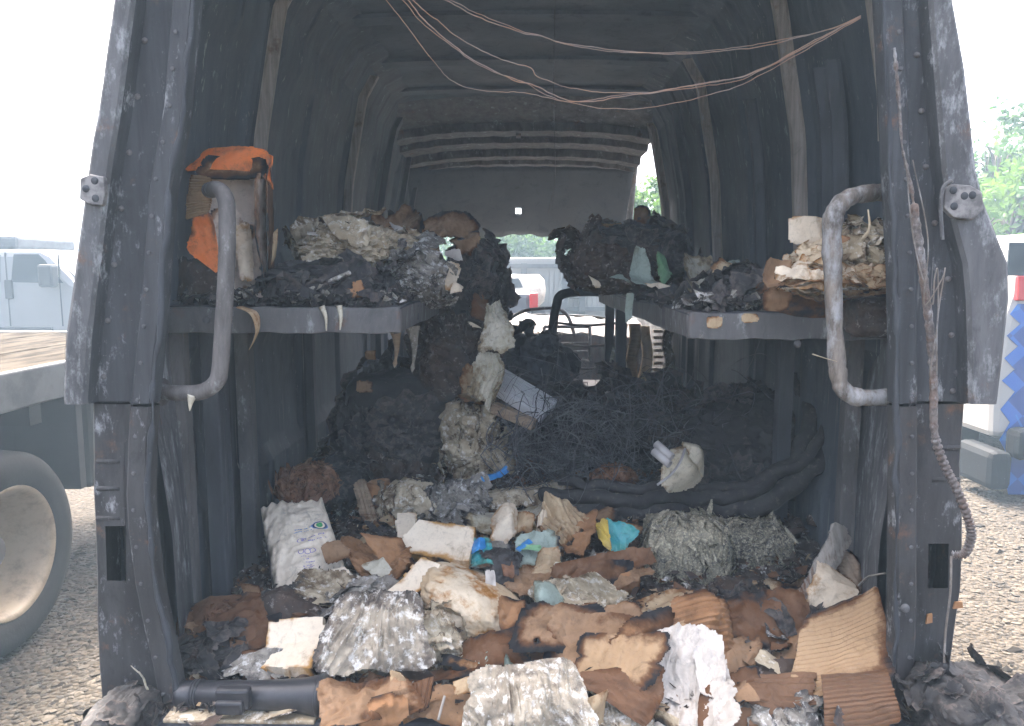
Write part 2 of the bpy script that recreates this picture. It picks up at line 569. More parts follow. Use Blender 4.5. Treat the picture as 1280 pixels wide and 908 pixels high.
t = NT('pale_gravel')
g1 = t.vor(42, 'F1', out='Color')
g2 = t.noise(.6, 6, .6)
gd = t.vor(42)
sepn = t.n('ShaderNodeSeparateColor')
t.set(sepn.inputs[0], g1)
gc = t.mix(sepn.outputs[0], (.048, .038, .026), (.026, .021, .0145))
gc = t.mix(t.mr(sepn.outputs[1], .75, .95), gc, (.066, .056, .043))
gc = t.mix(t.mr(g2, .35, .7, 0, .5), gc, (.036, .030, .022))
M['gravel'] = t.done(gc, .95, 0, t.math('SUBTRACT', 1., gd), 1., .03)
t = NT('pebble')
oi = t.n('ShaderNodeNewGeometry')
gc = t.mix(oi.outputs['Random Per Island'], (.068, .057, .042), (.019, .016, .0125))
M['pebble'] = t.done(gc, .9, 0, t.noise(90, 4), .3, .003)
# ------------------------------------------------------------------ the burnt van (the setting of the picture)
YR = 1.45                                                 # rear plane of the body
VAN = empty('burnt_van', (0, 3.6, 0), 'burnt-out cargo van seen through its open rear end, sooty steel body', 'van')


def wallx(z):
    return np.interp(z, [.60, .68, 1.5, 2.0, 2.40, 2.52, 2.57], [.875, .88, .88, .845, .77, .70, .60])


def side_wall(s, y0, y1, mat):
    ys = np.arange(y0, y1 + .001, .012)
    zs = np.concatenate([np.arange(F, 2.40, .03), np.linspace(2.40, 2.57, 8)])
    Yg, Zg = np.meshgrid(ys, zs, indexing='ij')
    X = wallx(Zg)
    # pressed panels: bays between uprights are pushed outwards, with narrow vertical swages
    bay = np.abs(((Yg - 1.75) / .62) % 1 - .5) * 2
    deep = np.clip((.86 - bay) / .08, 0, 1)
    band = np.clip((Zg - .95) / .05, 0, 1) * np.clip((1.40 - Zg) / .05, 0, 1) + np.clip((Zg - 1.62) / .06, 0, 1) * np.clip((2.30 - Zg) / .08, 0, 1)
    X = X + .018 * deep * band
    sw = np.clip(1.6 - np.abs(((Yg * 5.3) % 1) - .5) * 12, 0, 1)
    X = X - .006 * sw * (1 - deep * band)
    X = X - np.where(Yg > 4.6, (Yg - 4.6) / .9 * .10 * np.clip((Zg - 1.2) / .5, 0, 1), 0)
    X = X + .0008 * fbm(np.stack([Yg * 4, Zg * 3, Zg * 0 + s], -1).reshape(-1, 3), 3).reshape(X.shape)
    o = mesh('side_wall', np.stack([s * X, Yg, Zg], -1), grid_faces(*X.shape), mat, VAN)
    o.data.set_sharp_from_angle(angle=math.radians(14))
    return o


side_wall(-1, 1.62, 5.95, M['soot_wall_veil'])
side_wall(1, 1.62, 4.60, M['soot_wall_veil'])


def wall_rib(s, y, z0, z1, w, mat, d=.032):
    zs = np.linspace(z0, z1, 22)
    x = wallx(zs) - .002 - (max(0, y - 4.6) / .9 * .10) * np.clip((zs - 1.2) / .5, 0, 1)
    P = []
    for o, k in ((-w / 2 - .012, 0), (-w / 2, 0.004), (-w / 2 + .008, d), (w / 2 - .008, d), (w / 2, .004), (w / 2 + .012, 0)):
        P.append(np.stack([s * (x - k), np.full_like(zs, y + o), zs], -1))
    MB().grid(np.array(P)).build('wall_rib', mat, VAN, smooth=False)


for s, yy, z0, z1, w, m in ((-1, 2.42, 1.5, 2.50, .034, 'rib'), (-1, 3.62, 1.5, 2.50, .05, 'rib'), (-1, 1.86, F, 1.48, .05, 'soot_mid'), (-1, 4.45, F, 2.5, .08, 'soot'),
                         (-1, 3.0, F, 1.48, .05, 'soot'), (1, 1.80, 1.9, 2.50, .024, 'rib'), (1, 2.36, 1.5, 2.50, .04, 'rib'), (1, 3.36, 1.5, 2.50, .045, 'rib'),
                         (1, 4.52, F, 2.5, .10, 'rib'), (1, 1.98, F, 1.48, .05, 'soot_mid'), (1, 2.75, F, 2.2, .04, 'soot'), (1, 3.9, F, 2.4, .05, 'soot'),
                         (-1, 2.12, F, 1.48, .028, 'soot'), (1, 2.14, 1.6, 2.15, .03, 'soot'), (1, 2.06, 1.6, 2.15, .02, 'soot'), (-1, 4.9, 1.4, 2.45, .04, 'soot'), (-1, 5.15, 1.4, 2.4, .03, 'soot')):
    wall_rib(s, yy, z0, z1, w, M[m])

# pinholes burnt through roof and windscreen: the sheets are grids whose tiny cells are missing


def holed_sheet(name, mat, fn, us, vs, holes, rad):
    """fn(u, v) -> point; holes: (u, v)"""
    U, V = list(us), list(vs)
    for u, v in holes:
        U += [u - rad[0], u + rad[0]]
        V += [v - rad[1], v + rad[1]]
    U, V = np.unique(U), np.unique(V)
    P = np.array([[fn(u, v) for v in V] for u in U])
    fc = []
    for q in grid_faces(len(U), len(V)):
        i, j = q[0] // len(V), q[0] % len(V)
        uc, vc = (U[i] + U[i + 1]) / 2, (V[j] + V[j + 1]) / 2
        if any(abs(uc - a) < rad[0] and abs(vc - b) < rad[1] for a, b in holes):
            continue
        fc.append(q)
    o = mesh(name, P, fc, mat, VAN)
    return o


rz = lambda x: 2.575 - .05 * abs(x) ** 3
holes = []
for px, py in ((439, 36), (462, 74), (473, 92), (490, 122), (873, 39), (847, 78), (836, 96)):
    a = W(px, py, 1.0) - np.array([0, 0, CAMZ])
    t_ = (2.565 - CAMZ) / a[2]
    holes.append((a[0] * t_, t_))
ro = holed_sheet('roof', M['soot_roof_veil'], lambda x, y: (x, y, rz(x) + .004 * math.sin(y * 17)), np.linspace(-.66, .66, 23), np.arange(YR, 5.15, .06), holes, (.007, .011))
for yy, dd in ((1.95, .012), (2.42, .010), (3.0, .011), (3.6, .012), (4.15, .012)):
    xs = np.linspace(-.66, .66, 15)
    P = [[(x, yy + o, rz(x) - .006 - k) for x in xs] for o, k in ((-.06, 0), (-.045, dd), (.045, dd), (.06, 0))]
    MB().grid(np.array(P)).build('roof_bow', M['soot_roof_veil'], VAN)
# cab header with its stepped beams
xs = np.linspace(-.84, .80, 24)
prof = [(4.28, 2.56), (4.45, 2.50), (4.55, 2.47), (4.57, 2.425), (4.72, 2.42), (4.74, 2.385), (4.90, 2.375), (4.92, 2.33), (5.03, 2.325), (5.05, 2.30), (5.12, 2.295), (5.15, 2.33)]
P = np.array([[(x * (1 - .12 * (y - 4.28)), y, z - .05 * abs(x / .78) ** 3 + .003 * math.sin(37 * x + 9 * z)) for x in xs] for y, z in prof])
MB().grid(P).build('cab_header', M['soot_mid'], VAN)
for x0, x1 in ((-.70, -.66), (-.05, -.02), (.55, .60)):
    MB().box((x0, 4.60, 2.405), (x1, 4.70, 2.418)).build('header_bracket', M['soot_rust'], VAN)


def wind(u, v):                                          # u: -1..1 across, v: 0 top .. 1 bottom edge left in the frame
    y = 5.12 + .55 * v - .10 * u * u
    z = 2.31 - .44 * v - .03 * abs(u) ** 3 + (.012 * math.sin(9 * u + 2) + .006 * math.sin(31 * u) if v > .95 else 0)
    return (.012 + .705 * u, y, z)


a = W(648, 264, 5.5)
ws = holed_sheet('windscreen', M['glass_soot_veil'], wind, np.linspace(-1.16, 1, 43), np.linspace(0, 1, 12), [((a[0] - .012) / .705, (2.31 - a[2]) / .44)], (.029, .045))
so = ws.modifiers.new('solid', 'SOLIDIFY')
so.thickness = .006

# cab sides, pillars, dashboard, bonnet
for s in (-1, 1):
    MB().tube(smooth_path([(s * .72, 5.05, 2.32), (s * .735, 5.25, 2.20), (s * .76, 5.6, 1.86), (s * .82, 6.0, 1.42), (s * .84, 6.1, 1.2)], 24), .028, 8).build('windscreen_pillar', M['soot_rust'], VAN, smooth=True)
    ys, zs = np.linspace(4.6 if s > 0 else 5.95, 6.2, 24), np.linspace(F - .1, 1.34, 22)
    Yg, Zg = np.meshgrid(ys, zs, indexing='ij')
    X = .90 + .02 * fbm(np.stack([Yg * 5, Zg * 5, Zg * 0], -1).reshape(-1, 3), 8 + s).reshape(Yg.shape)
    mesh('cab_door_panel', np.stack([s * X, Yg, Zg], -1), grid_faces(*X.shape), M['soot_pale'] if s > 0 else M['soot'], VAN)
# bare whitened door structure on the passenger side, under the shelf end
for k, (xa, xb, ya, yb, m) in enumerate(((772, 783, 405, 490, 'paper'), (784, 799, 405, 488, 'wood'), (800, 814, 408, 488, 'paper'), (829, 842, 411, 470, 'ash'))):  # paper tone puts window light into the colour of the whitened strips
    a, b = W(xa, yb, 4.35 + .03 * k), W(xb, ya, 4.35 + .03 * k)
    P = [[(a[0] + (b[0] - a[0]) * u + .012 * math.sin(7 * v + k * 2), 4.35 + .03 * k + .02 * math.sin(u * 3), a[2] + (b[2] - a[2]) * v) for v in np.linspace(0, 1, 14)] for u in np.linspace(0, 1, 6)]
    MB().grid(np.array(P)).build('bare_door_strip', M[m], VAN, smooth=True, solid=.012)
for k in range(8):
    a, b = W(816, 412 + 8 * k, 4.47), W(828, 416 + 8 * k, 4.47)
    MB().box((a[0], 4.44, a[2] - .018), (b[0], 4.49, a[2]), bev=.004).build('tread_lug', M['ash'], VAN)
dm = MB()
ys, xs = np.linspace(5.35, 6.0, 16), np.linspace(-.86, .86, 70)
P = np.array([[(x, y, 1.17 + .10 * math.sin((y - 5.35) / .65 * math.pi * .9) - .04 * abs(x)) for x in xs] for y in ys])
P[..., 2] += .05 * fbm(P.reshape(-1, 3) * 6, 4).reshape(P.shape[:2])
dm.grid(P)
P2 = np.array([[(x, 5.35 - .03 * q, 1.17 - .62 * q - .04 * abs(x)) for x in xs] for q in np.linspace(0, 1, 22)])
P2[..., 1] += .07 * fbm(P2.reshape(-1, 3) * 5, 6).reshape(P2.shape[:2])
dm.grid(P2)
dm.build('dashboard', M['soot_rust'], VAN, smooth=True)
for x0, x1, z0, z1 in ((.14, .46, .98, 1.22), (-.62, -.20, .90, 1.2), (-.12, .10, .92, 1.16)):
    f = MB()
    for a_, b_ in (((x0, z0), (x1, z0)), ((x1, z0), (x1, z1)), ((x1, z1), (x0, z1)), ((x0, z1), (x0, z0))):
        f.tube([(a_[0], 5.24, a_[1]), (b_[0], 5.24, b_[1])], .012, 6)
    for q in range(3):
        z = z0 + (z1 - z0) * (q + 1) / 4
        f.tube([(x0, 5.25, z), (x1, 5.25, z + .01)], .006, 5)
    f.build('dash_frame', M['soot_pale'], VAN, smooth=True)
MB().tube(smooth_path([(-.15, 5.3, 1.24), (.0, 5.2, 1.33), (.2, 5.2, 1.35), (.3, 5.25, 1.30), (.36, 5.3, 1.15)], 24), .012, 6).build('dash_bar', M['soot_rust'], VAN, smooth=True)
xs, ys = np.linspace(-.86, .86, 20), np.linspace(6.0, 6.75, 10)
P = np.array([[(x, y, 1.27 - .22 * ((y - 6) / .75) ** 2 - .06 * x * x) for x in xs] for y in ys])
P[..., 2] += .015 * fbm(P.reshape(-1, 3) * 4, 12).reshape(P.shape[:2])
MB().grid(P).build('bonnet', M['soot_pale'], VAN, smooth=True)
MB().box((-.86, 6.60, .45), (.86, 6.78, 1.03), bev=.06).build('front_grille', M['soot'], VAN)

# seats: bare frames


def seat(cx, y, z, s=1.0, lean=.10):
    root = empty('seat_frame', (cx, y, z), parent=VAN)
    root.location = Vector((cx, y, z)) - VAN.location
    w, h = .21 * s, .58 * s
    pts = [(cx - w, y, z), (cx - w - .01, y - .01, z + h * .5), (cx - w + .01, y - lean * .6, z + h * .86), (cx - w + .06, y - lean, z + h), (cx + w - .06, y - lean, z + h),
           (cx + w - .01, y - lean * .6, z + h * .86), (cx + w + .01, y - .01, z + h * .5), (cx + w, y, z)]
    MB().tube(smooth_path(pts, 50), .026, 8).build('back_hoop', M['soot_black'], root, smooth=True)
    for q in (.2, .45, .68):
        MB().tube(smooth_path([(cx - w, y - .02, z + h * q), (cx, y + .03, z + h * q - .02), (cx + w, y - .02, z + h * q)], 12), .008, 6).build('cross_wire', M['soot_rust'], root, smooth=True)
    MB().box((cx - .25 * s, y - .06, z - .20), (cx + .25 * s, y + .48, z - .04), bev=.03).build('seat_base', M['soot_mid'], root)
    MB().box((cx - .22 * s, y - .02, F), (cx + .22 * s, y + .42, z - .20), bev=.01).build('seat_pedestal', M['soot'], root)
    return root


seat(.36, 4.28, .96, .9)
seat(-.46, 4.55, .98, 1.0)

# floor, sill, outer skin, wheels
fy = np.linspace(YR, 6.0, 60)
fx = np.linspace(-.88, .88, 120)
P = np.array([[(x, y, F - .012 * (((x * 7.3) % 1) > .5)) for x in fx] for y in fy])
MB().grid(P).build('floor_panel', M['soot_black'], VAN)
MB().box((-.80, YR - .035, F - .02), (.80, YR + .05, F + .012), bev=.008).build('sill_plate', M['soot'], VAN)
MB().box((W(215, 900, YR)[0], YR - .04, F + .013), (W(400, 900, YR)[0], YR + .03, F + .022), bev=.003).build('sill_trim', M['ash_cream'], VAN)
MB().box((-.82, YR - .02, .40), (.82, YR + .02, F - .022)).build('rear_apron', M['soot_black'], VAN)
for s in (-1, 1):
    ys = np.concatenate([[YR + .20, 1.8, 1.95, 2.1], np.linspace(2.3, 6.1, 26)])
    zs = np.array([.42, .5, .7, 1.0, 1.36, 1.7, 2.0, 2.3, 2.5, 2.6, 2.66])
    X = np.interp(zs, [.42, .7, 1.36, 2.0, 2.4, 2.6, 2.66], [.93, .95, .945, .92, .87, .80, .70])
    X0 = np.interp(zs, [.42, .7, 1.3, 1.36, 1.7, 2.1, 2.4, 2.66], [.78, .80, .81, .84, .85, .80, .76, .68])
    P, fc = [], []
    for y in ys:
        k = min(1., (y - YR - .2) / .55)
        for x0, x, z in zip(X0, X, zs):
            P.append((s * (x0 + (x - x0) * k), y, z))
    for q in grid_faces(len(ys), len(zs)):
        i, j = q[0] // len(zs), q[0] % len(zs)
        y, z = ys[i], zs[j]
        if y > 4.5 and z >= 1.36 and y + (z - 1.36) * .55 > 4.5 and s > 0 or (y > 5.1 and z >= 1.36) or (y > 5.0 and z > 2.25):
            continue
        fc.append(q)
    mesh('outer_skin_panel', P, fc, M['soot_pale'], VAN, smooth=False)


def wheel(parent, c, s, r, w, tyre, rim, hub=True, dish=.10):
    wo_ = empty('wheel', c, parent=parent)
    wo_.location = Vector(c) - wloc(parent)
    h = w / 2
    MB().lathe([(s * -h, r * .62), (s * -h, r * .90), (s * -h * .8, r * .98), (0, r), (s * h * .75, r * .985), (s * h * .95, r * .93), (s * h, r * .86), (s * h * 1.02, r * .80), (s * h * .98, r * .76), (s * h * 1.0, r * .70), (s * h * .9, r * .66), (s * h * .8, r * .63)], c, (1, 0, 0), 64).build('tyre', tyre, wo_, smooth=True)
    MB().lathe([(s * h * .75, r * .62), (s * h * .92, r * .655), (s * h * .95, r * .645), (s * h * .82, r * .60), (s * h * .60, r * .57), (s * (h * .6 - dish * .5), r * .52), (s * (h * .6 - dish), r * .46), (s * (h * .6 - dish * 1.15), r * .33), (s * (h * .6 - dish), r * .24), (s * (h * .6 - dish), .001)], c, (1, 0, 0), 64).build('rim', rim, wo_, smooth=True)
    if hub:
        MB().lathe([(s * (h * .6 - dish), r * .17), (s * (h * .6 - dish + .09), r * .16), (s * (h * .6 - dish + .10), r * .13), (s * (h * .6 - dish + .10), .001)], c, (1, 0, 0), 24).build('hub', M['soot_mid'], wo_, smooth=False)
        for k in range(8):
            a = k * math.pi / 4
            cc = (c[0] + s * (h * .6 - dish), c[1] + r * .28 * math.cos(a), c[2] + r * .28 * math.sin(a))
            MB().lathe([(0, r * .03), (s * .025, r * .03), (s * .025, .001)], cc, (1, 0, 0), 6).build('wheel_nut', M['soot_mid'], wo_)
    return wo_


for s in (-1, 1):
    for y in (2.35, 5.6):
        wheel(VAN, (s * .80, y, .34), s, .34, .21, M['black_rubber'], M['soot_rust'], False)

# rear pillars: traced profile rows, one loft a side
LROWS = [(-330, 170, 200, 262), (-120, 148, 182, 238), (0, 135, 167, 225), (130, 118, 150, 214), (240, 100, 134, 194), (330, 88, 122, 187), (420, 76, 112, 181), (500, 72, 106, 174), (506, 73, 107, 173)]
LLOW = [(510, 97, 110, 173), (560, 97, 116, 170), (621, 97, 117, 168), (666, 100, 118, 170), (736, 103, 120, 179), (803, 104, 122, 192), (848, 106, 124, 202), (905, 110, 130, 212), (980, 112, 135, 225)]
RROWS = [(-330, 1165, 1128, 1095), (-120, 1186, 1150, 1112), (0, 1197, 1163, 1120), (86, 1212, 1170, 1124), (213, 1226, 1180, 1130), (254, 1236, 1186, 1132), (300, 1254, 1198, 1134), (330, 1266, 1206, 1136), (375, 1267, 1210, 1137), (440, 1260, 1212, 1138), (500, 1253, 1213, 1138), (506, 1252, 1213, 1138)]
RLOW = [(510, 1225, 1204, 1138), (588, 1219, 1202, 1138), (647, 1222, 1201, 1137), (689, 1222, 1200, 1137), (746, 1220, 1199, 1137), (800, 1212, 1196, 1136), (840, 1207, 1193, 1134), (905, 1205, 1192, 1130), (980, 1204, 1190, 1126)]


def pillar(s, rows, low):
    def pts(py, o, si, fl, lowpart):
        d = 1 if s < 0 else -1                            # towards the opening
        if not lowpart:
            cols = [(o, .22), (o, .03), (o + d * 5, .004), (o + d * 9, 0), (si - d * 4, 0), (si, .008), (si + d * 4, .034), (fl - d * 20, .040)]
        else:
            g = fl - d * 26
            cols = [(o, .22), (o, .06), (o + d * 3, .046), (o + d * 6, .04), (si, .04), (si + d * 26, .04), (g, .042), (fl - d * 20, .044)]
        cols += [(fl - d * 17, .034), (fl - d * 15, .020), (fl - d * 12, .016), (fl + d * 10, .010), (fl + d * 14, .014), (fl + d * 16, .03), (fl + d * 15, .045)]
        out = []
        for px, off in cols:
            p = W(px, py, YR)
            p[1] += off
            out.append(p)
        z = min(max(out[-1][2], F), 2.56)
        out.append(np.array([s * (wallx(z) - .002), 1.64, out[-1][2]]))
        return out
    def refine(rw, step=24):
        R = np.array(rw, float)
        yy = np.unique(np.concatenate([R[:, 0], np.arange(R[0, 0], R[-1, 0], step)]))
        return np.stack([yy] + [np.interp(yy, R[:, 0], R[:, k]) for k in (1, 2, 3)], -1)
    for nm, rw, lp, mo in (('rear_pillar', rows, False, 'soot_pale'), ('lamp_recess_panel', low, True, 'jamb_low')):
        rr = refine(rw)
        P = np.array([pts(*r, lp) for r in rr])
        n = fbm(P.reshape(-1, 3) * np.array([9, 9, 5]), 21).reshape(P.shape[:2])
        P[..., 1] += .004 * n
        P[..., 0] += .003 * n
        nk = P.shape[1]
        fo, fi = [], []
        for q in grid_faces(P.shape[0], nk):
            i, j = q[0] // nk, q[0] % nk
            yc = (rr[i][0] + rr[i + 1][0]) / 2
            if lp and j == 4 and (low[3][0] < yc < low[4][0]):
                continue                                  # the open slot behind the burnt-away lamp
            (fo if j < (5 if not lp else 7) else fi).append(q)
        if not lp:
            po = mesh(nm, P.reshape(-1, 3), fo, M[mo], VAN)
            pf = mesh('pillar_flange', P.reshape(-1, 3), fi, M['jamb' if not lp else 'jamb_low'], po)
        else:
            po = mesh(nm, P.reshape(-1, 3), fo, M[mo], VAN)
            pf = mesh('lower_flange', P.reshape(-1, 3), fi, M['jamb' if not lp else 'jamb_low'], po)
            for py in ((577, 611, 648) if s < 0 else (560, 600)):
                x0, x1 = (121, 150) if s < 0 else (1165, 1200)
                a, b = W(x0, py, YR + .04), W(x1, py, YR + .04)
                MB().tube([a + [0, .003, 0], b + [0, .003, 0]], .006, 6).build('pressed_bead', M[mo], po, smooth=True)
        if lp:
            bk = W(140 if s < 0 else 1180, 700, YR + .15)
            MB().box(bk - [.028, .002, .075], bk + [.028, .002, .075]).build('recess_back', M['soot_black'], po)
        for o_ in (po, pf):
            o_.data.set_sharp_from_angle(angle=math.radians(24))
    return po


pillar(-1, LROWS, LLOW)
pillar(1, RROWS, RLOW)
# rear header over the opening
a, b = W(262, -330, YR), W(1095, -330, YR)
MB().box((a[0] - .12, YR, a[2] - .04), (b[0] + .12, YR + .22, a[2] + .08), bev=.03).build('rear_header', M['soot_pale'], VAN)

# hinge plates with three bolt holes
for s, (x0, y0, x1, y1), hs in ((-1, (98, 219, 130, 257), ((118, 226), (107, 236), (119, 248))), (1, (1181, 231, 1226, 273), ((1192, 238), (1206, 245), (1193, 258), (1216, 244)))):
    yy = YR - .012
    ol = [(100, 223), (112, 218), (129, 221), (131, 240), (128, 257), (112, 256), (99, 249)] if s < 0 else [(1181, 236), (1192, 230), (1214, 232), (1228, 240), (1230, 262), (1216, 275), (1192, 272), (1180, 260)]
    hb = MB().prism([W(*q_, yy) for q_ in ol], (0, .014, 0)).build('hinge_plate', M['zinc'], VAN, bevel=.002)
    for hx, hy in hs:
        c = W(hx, hy, yy - .001)
        MB().lathe([(0, .0072), (-.0012, .0062), (-.0012, .0001)], c + np.array([0, .0008, 0]), (0, 1, 0), 18).build('bolt_hole', M['soot_black'], hb, smooth=True)
    if s > 0:
        rim_ = [W(*p, yy - .006) for p in ((1178, 300), (1176, 262), (1179, 235), (1190, 226), (1215, 226), (1232, 240), (1231, 262), (1216, 280), (1196, 290))]
        MB().tube(smooth_path(rim_[:4], 20), .004, 6).build('torn_metal_lip', M['soot_pale'], hb, smooth=True)

# grab handles
pl = [W(262, 238, 1.60), W(272, 237, 1.54), W(281, 246, 1.52), W(284, 270, 1.51), W(283, 340, 1.50), W(278, 420, 1.50), W(275, 462, 1.50), W(270, 478, 1.50), W(255, 489, 1.50), W(232, 492, 1.51), W(200, 490, 1.54)]
h1 = MB().tube(smooth_path(pl, 60), .0165, 14).build('grab_handle', M['handle_grey'], VAN, smooth=True)
MB().lathe([(0, .03), (-.006, .03), (-.008, .02), (-.008, .001)], W(199, 490, 1.545), (-1, .3, 0), 16).build('mounting_boss', M['soot_mid'], h1, smooth=True)
pr = [W(1112, 240, 1.58), W(1085, 242, 1.53), W(1062, 247, 1.51), W(1046, 261, 1.50), W(1040, 285, 1.50), W(1041, 340, 1.50), W(1044, 420, 1.50), W(1048, 470, 1.50), W(1055, 488, 1.50), W(1075, 497, 1.505), W(1124, 496, 1.53)]
pp = smooth_path(pr, 120)
rr_ = .0175 + .0022 * vn(pp * 60, 3) + .0012 * vn(pp * 160, 5)
h2 = MB().tube(pp, rr_, 16).build('grab_handle', M['handle_flaky'], VAN, smooth=True)
MB().lathe([(0, .028), (.006, .028), (.008, .02), (.008, .001)], W(1125, 496, 1.535), (1, .3, 0), 16).build('mounting_boss', M['soot_mid'], h2, smooth=True)
rng = np.random.default_rng(4)
for pts in ([(1085, 262, 1.50), (1087, 285, 1.50), (1078, 300, 1.51)], [(1046, 452, 1.48), (1028, 447, 1.47), (1016, 443, 1.47)]):
    P = smooth_path([W(*p) for p in pts], 10)
    MB().tube(P, np.linspace(.0015, .005, 10), 6, .25).build('curled_flake', M['ash_cream'], h2, smooth=True)
P = smooth_path([W(240, 494, 1.49), W(238, 504, 1.49), W(237, 514, 1.49)], 8)
MB().tube(P, np.linspace(.010, .001, 8), 6, .5).build('melted_drip', M['film_clear'], h1, smooth=True)
# bolt heads on the jambs
for px, py, y in ((197, 467, 1.53), (1122, 470, 1.53), (1118, 222, 1.60), (997, 430, 1.72), (1122, 585, 1.53), (1196, 466, 1.49), (1204, 500, 1.49), (258, 400, 1.75), (1131, 760, 1.44)):
    MB().lathe([(0, .009), (-.005, .008), (-.006, .004), (-.006, .0005)], W(px, py, y), (0, 1, 0), 10).build('bolt_head', M['soot_pale'], VAN, smooth=True)
# weatherstrip remains, cable loom down the right pillar
loom = [W(1118, 60, 1.44), W(1124, 130, 1.44), W(1128, 185, 1.43), W(1138, 230, 1.425), W(1148, 300, 1.42), W(1156, 360, 1.42), W(1163, 420, 1.42), W(1167, 480, 1.42), W(1168, 540, 1.42), W(1180, 580, 1.42), W(1195, 610, 1.42), W(1209, 645, 1.42), W(1214, 670, 1.42), W(1206, 692, 1.43), W(1190, 694, 1.44)]
pp = smooth_path(loom, 620)
s_ = np.arange(620)
rad = np.where(s_ < 150, .003, .0075) + np.where(s_ > 360, .0014 * np.sign(np.sin(s_ * .78)), .0018 * vn(pp * 130, 7))
MB().tube(pp, rad, 10).build('conduit_hose', M['loom'], VAN, smooth=True)
for k, off in enumerate((-4, 5)):
    pp2 = smooth_path([W(1136 + off, 200, 1.41), W(1150 + off * 2, 300, 1.405), W(1160 - off, 380, 1.405), W(1172 + off, 350, 1.40), W(1176 + off, 338, 1.405), W(1172, 400, 1.405), W(1166 + off, 470, 1.405)], 50)
    MB().tube(pp2, .0012, 6).build('loose_wire', M['handle_flaky'], VAN, smooth=True)
pp2 = smooth_path([W(1189, 695, 1.48), W(1188, 740, 1.46), W(1182, 790, 1.46), W(1180, 830, 1.44), W(1176, 880, 1.42)], 30)
MB().tube(pp2, .0025, 6).build('loose_wire', M['handle_flaky'], VAN, smooth=True)
for px, py, w, h in ((1198, 757, 6, 5), (1162, 774, 4, 7)):
    a = W(px, py, YR + .034)
    MB().prism([a + np.array([-w, 0, -h]) * .0016, a + np.array([w, 0, -h * .7]) * .0016, a + np.array([w * .8, 0, h]) * .0016, a + np.array([-w * .7, 0, h * .8]) * .0016], (0, .004, 0)).build('orange_rust_spot', M['kraft_orange'], VAN)  # orange rust spot, shaped as a thin raised chip
# charred seal along each flange, spot welds
for s, rows in ((-1, LROWS + LLOW), (1, RROWS + RLOW)):
    d = 1 if s < 0 else -1
    R_a = np.array(rows, float)
    yy = np.linspace(-300, 960, 260)
    fl = np.interp(yy, R_a[:, 0], R_a[:, 3])
    pp = np.array([W(x + d * 17 + 1.2 * math.sin(y * .05), y, YR + .012) for x, y in zip(fl, yy)])
    pp[:, 0] += .003 * vn(pp * 30, 3)
    rad = np.clip(.0045 + .004 * vn(pp * 22, 6) + .0015 * vn(pp * 90, 8), .0012, .01)
    MB().tube(pp, rad, 7).build('charred_seal', M['soot_black'], VAN, smooth=True)
    for y in np.arange(40, 880, 46):
        x = np.interp(y, R_a[:, 0], R_a[:, 3])
        MB().lathe([(0, .0045), (-.0015, .004), (-.002, .002), (-.002, .0004)], W(x - d * 2, y, YR + .011), (0, 1, 0), 8).build('spot_weld', M['soot_pale'], VAN, smooth=True)
    for y in np.arange(60, 500, 70):
        x = np.interp(y, R_a[:, 0], R_a[:, 2])
        MB().lathe([(0, .006), (-.003, .005), (-.004, .0004)], W(x + d * 22, y + 9 * s, YR + .034), (0, 1, 0), 8).build('rivet', M['soot_mid'], VAN, smooth=True)
# ------------------------------------------------------------------ ground and surroundings
gx = np.concatenate([np.linspace(-400, -12, 20), np.linspace(-10, 10, 81), np.linspace(12, 400, 20)])
gy = np.concatenate([np.linspace(-300, -6, 14), np.linspace(-4, 16, 81), np.linspace(18, 600, 26)])
Xg, Yg = np.meshgrid(gx, gy, indexing='ij')
Zg = .02 * fbm(np.stack([Xg * .8, Yg * .8, Xg * 0], -1).reshape(-1, 3), 2).reshape(Xg.shape) - .01
tag(mesh('ground', np.stack([Xg, Yg, Zg], -1), grid_faces(*Xg.shape), M['gravel'], origin=np.zeros(3)), kind='structure')
# loose stones lying on the gravel
rng = np.random.default_rng(11)
bmv = bmesh.new()
bmesh.ops.create_icosphere(bmv, subdivisions=1, radius=1)
ICO1 = np.array([v.co[:] for v in bmv.verts])
ICO1F = np.array([[v.index for v in f.verts] for f in bmv.faces])
bmv.free()


def pebbles(n, x0, x1, y0, y1, smin, smax):
    c = np.stack([rng.uniform(x0, x1, n), rng.uniform(y0, y1, n), np.zeros(n)], -1)
    c[:, 2] = .02 * fbm(np.stack([c[:, 0] * .8, c[:, 1] * .8, c[:, 0] * 0], -1), 2) - .01
    sz = rng.uniform(smin, smax, n) ** 1.0
    sc = sz[:, None] * rng.uniform(.6, 1.3, (n, 3)) * np.array([1, 1, .55])
    ang = rng.uniform(0, 6.28, n)
    V = ICO1[None] * (1 + .25 * rng.standard_normal((n, len(ICO1), 1))) * sc[:, None, :]
    ca, sa = np.cos(ang)[:, None], np.sin(ang)[:, None]
    V = np.stack([V[..., 0] * ca - V[..., 1] * sa, V[..., 0] * sa + V[..., 1] * ca, V[..., 2]], -1) + c[:, None, :]
    Fc = (ICO1F[None] + (np.arange(n) * len(ICO1))[:, None, None]).reshape(-1, 3)
    return V.reshape(-1, 3), Fc


pb = MB()
for a in ((9000, 1.2, 4.4, 1.8, 7.5, .006, .02), (4000, -2.6, -1.0, 1.8, 4.5, .006, .02), (500, 1.2, 4.4, 2.0, 7.5, .02, .035)):
    v, f = pebbles(*a)
    pb.v.append(v)
    pb.f += [tuple(int(i) + pb.n for i in q) for q in f]
    pb.n += len(v)
tag(pb.build('gravel_stones', M['pebble'], origin=np.zeros(3)), 'loose pale gravel stones scattered beside the burnt van', 'gravel', kind='stuff')

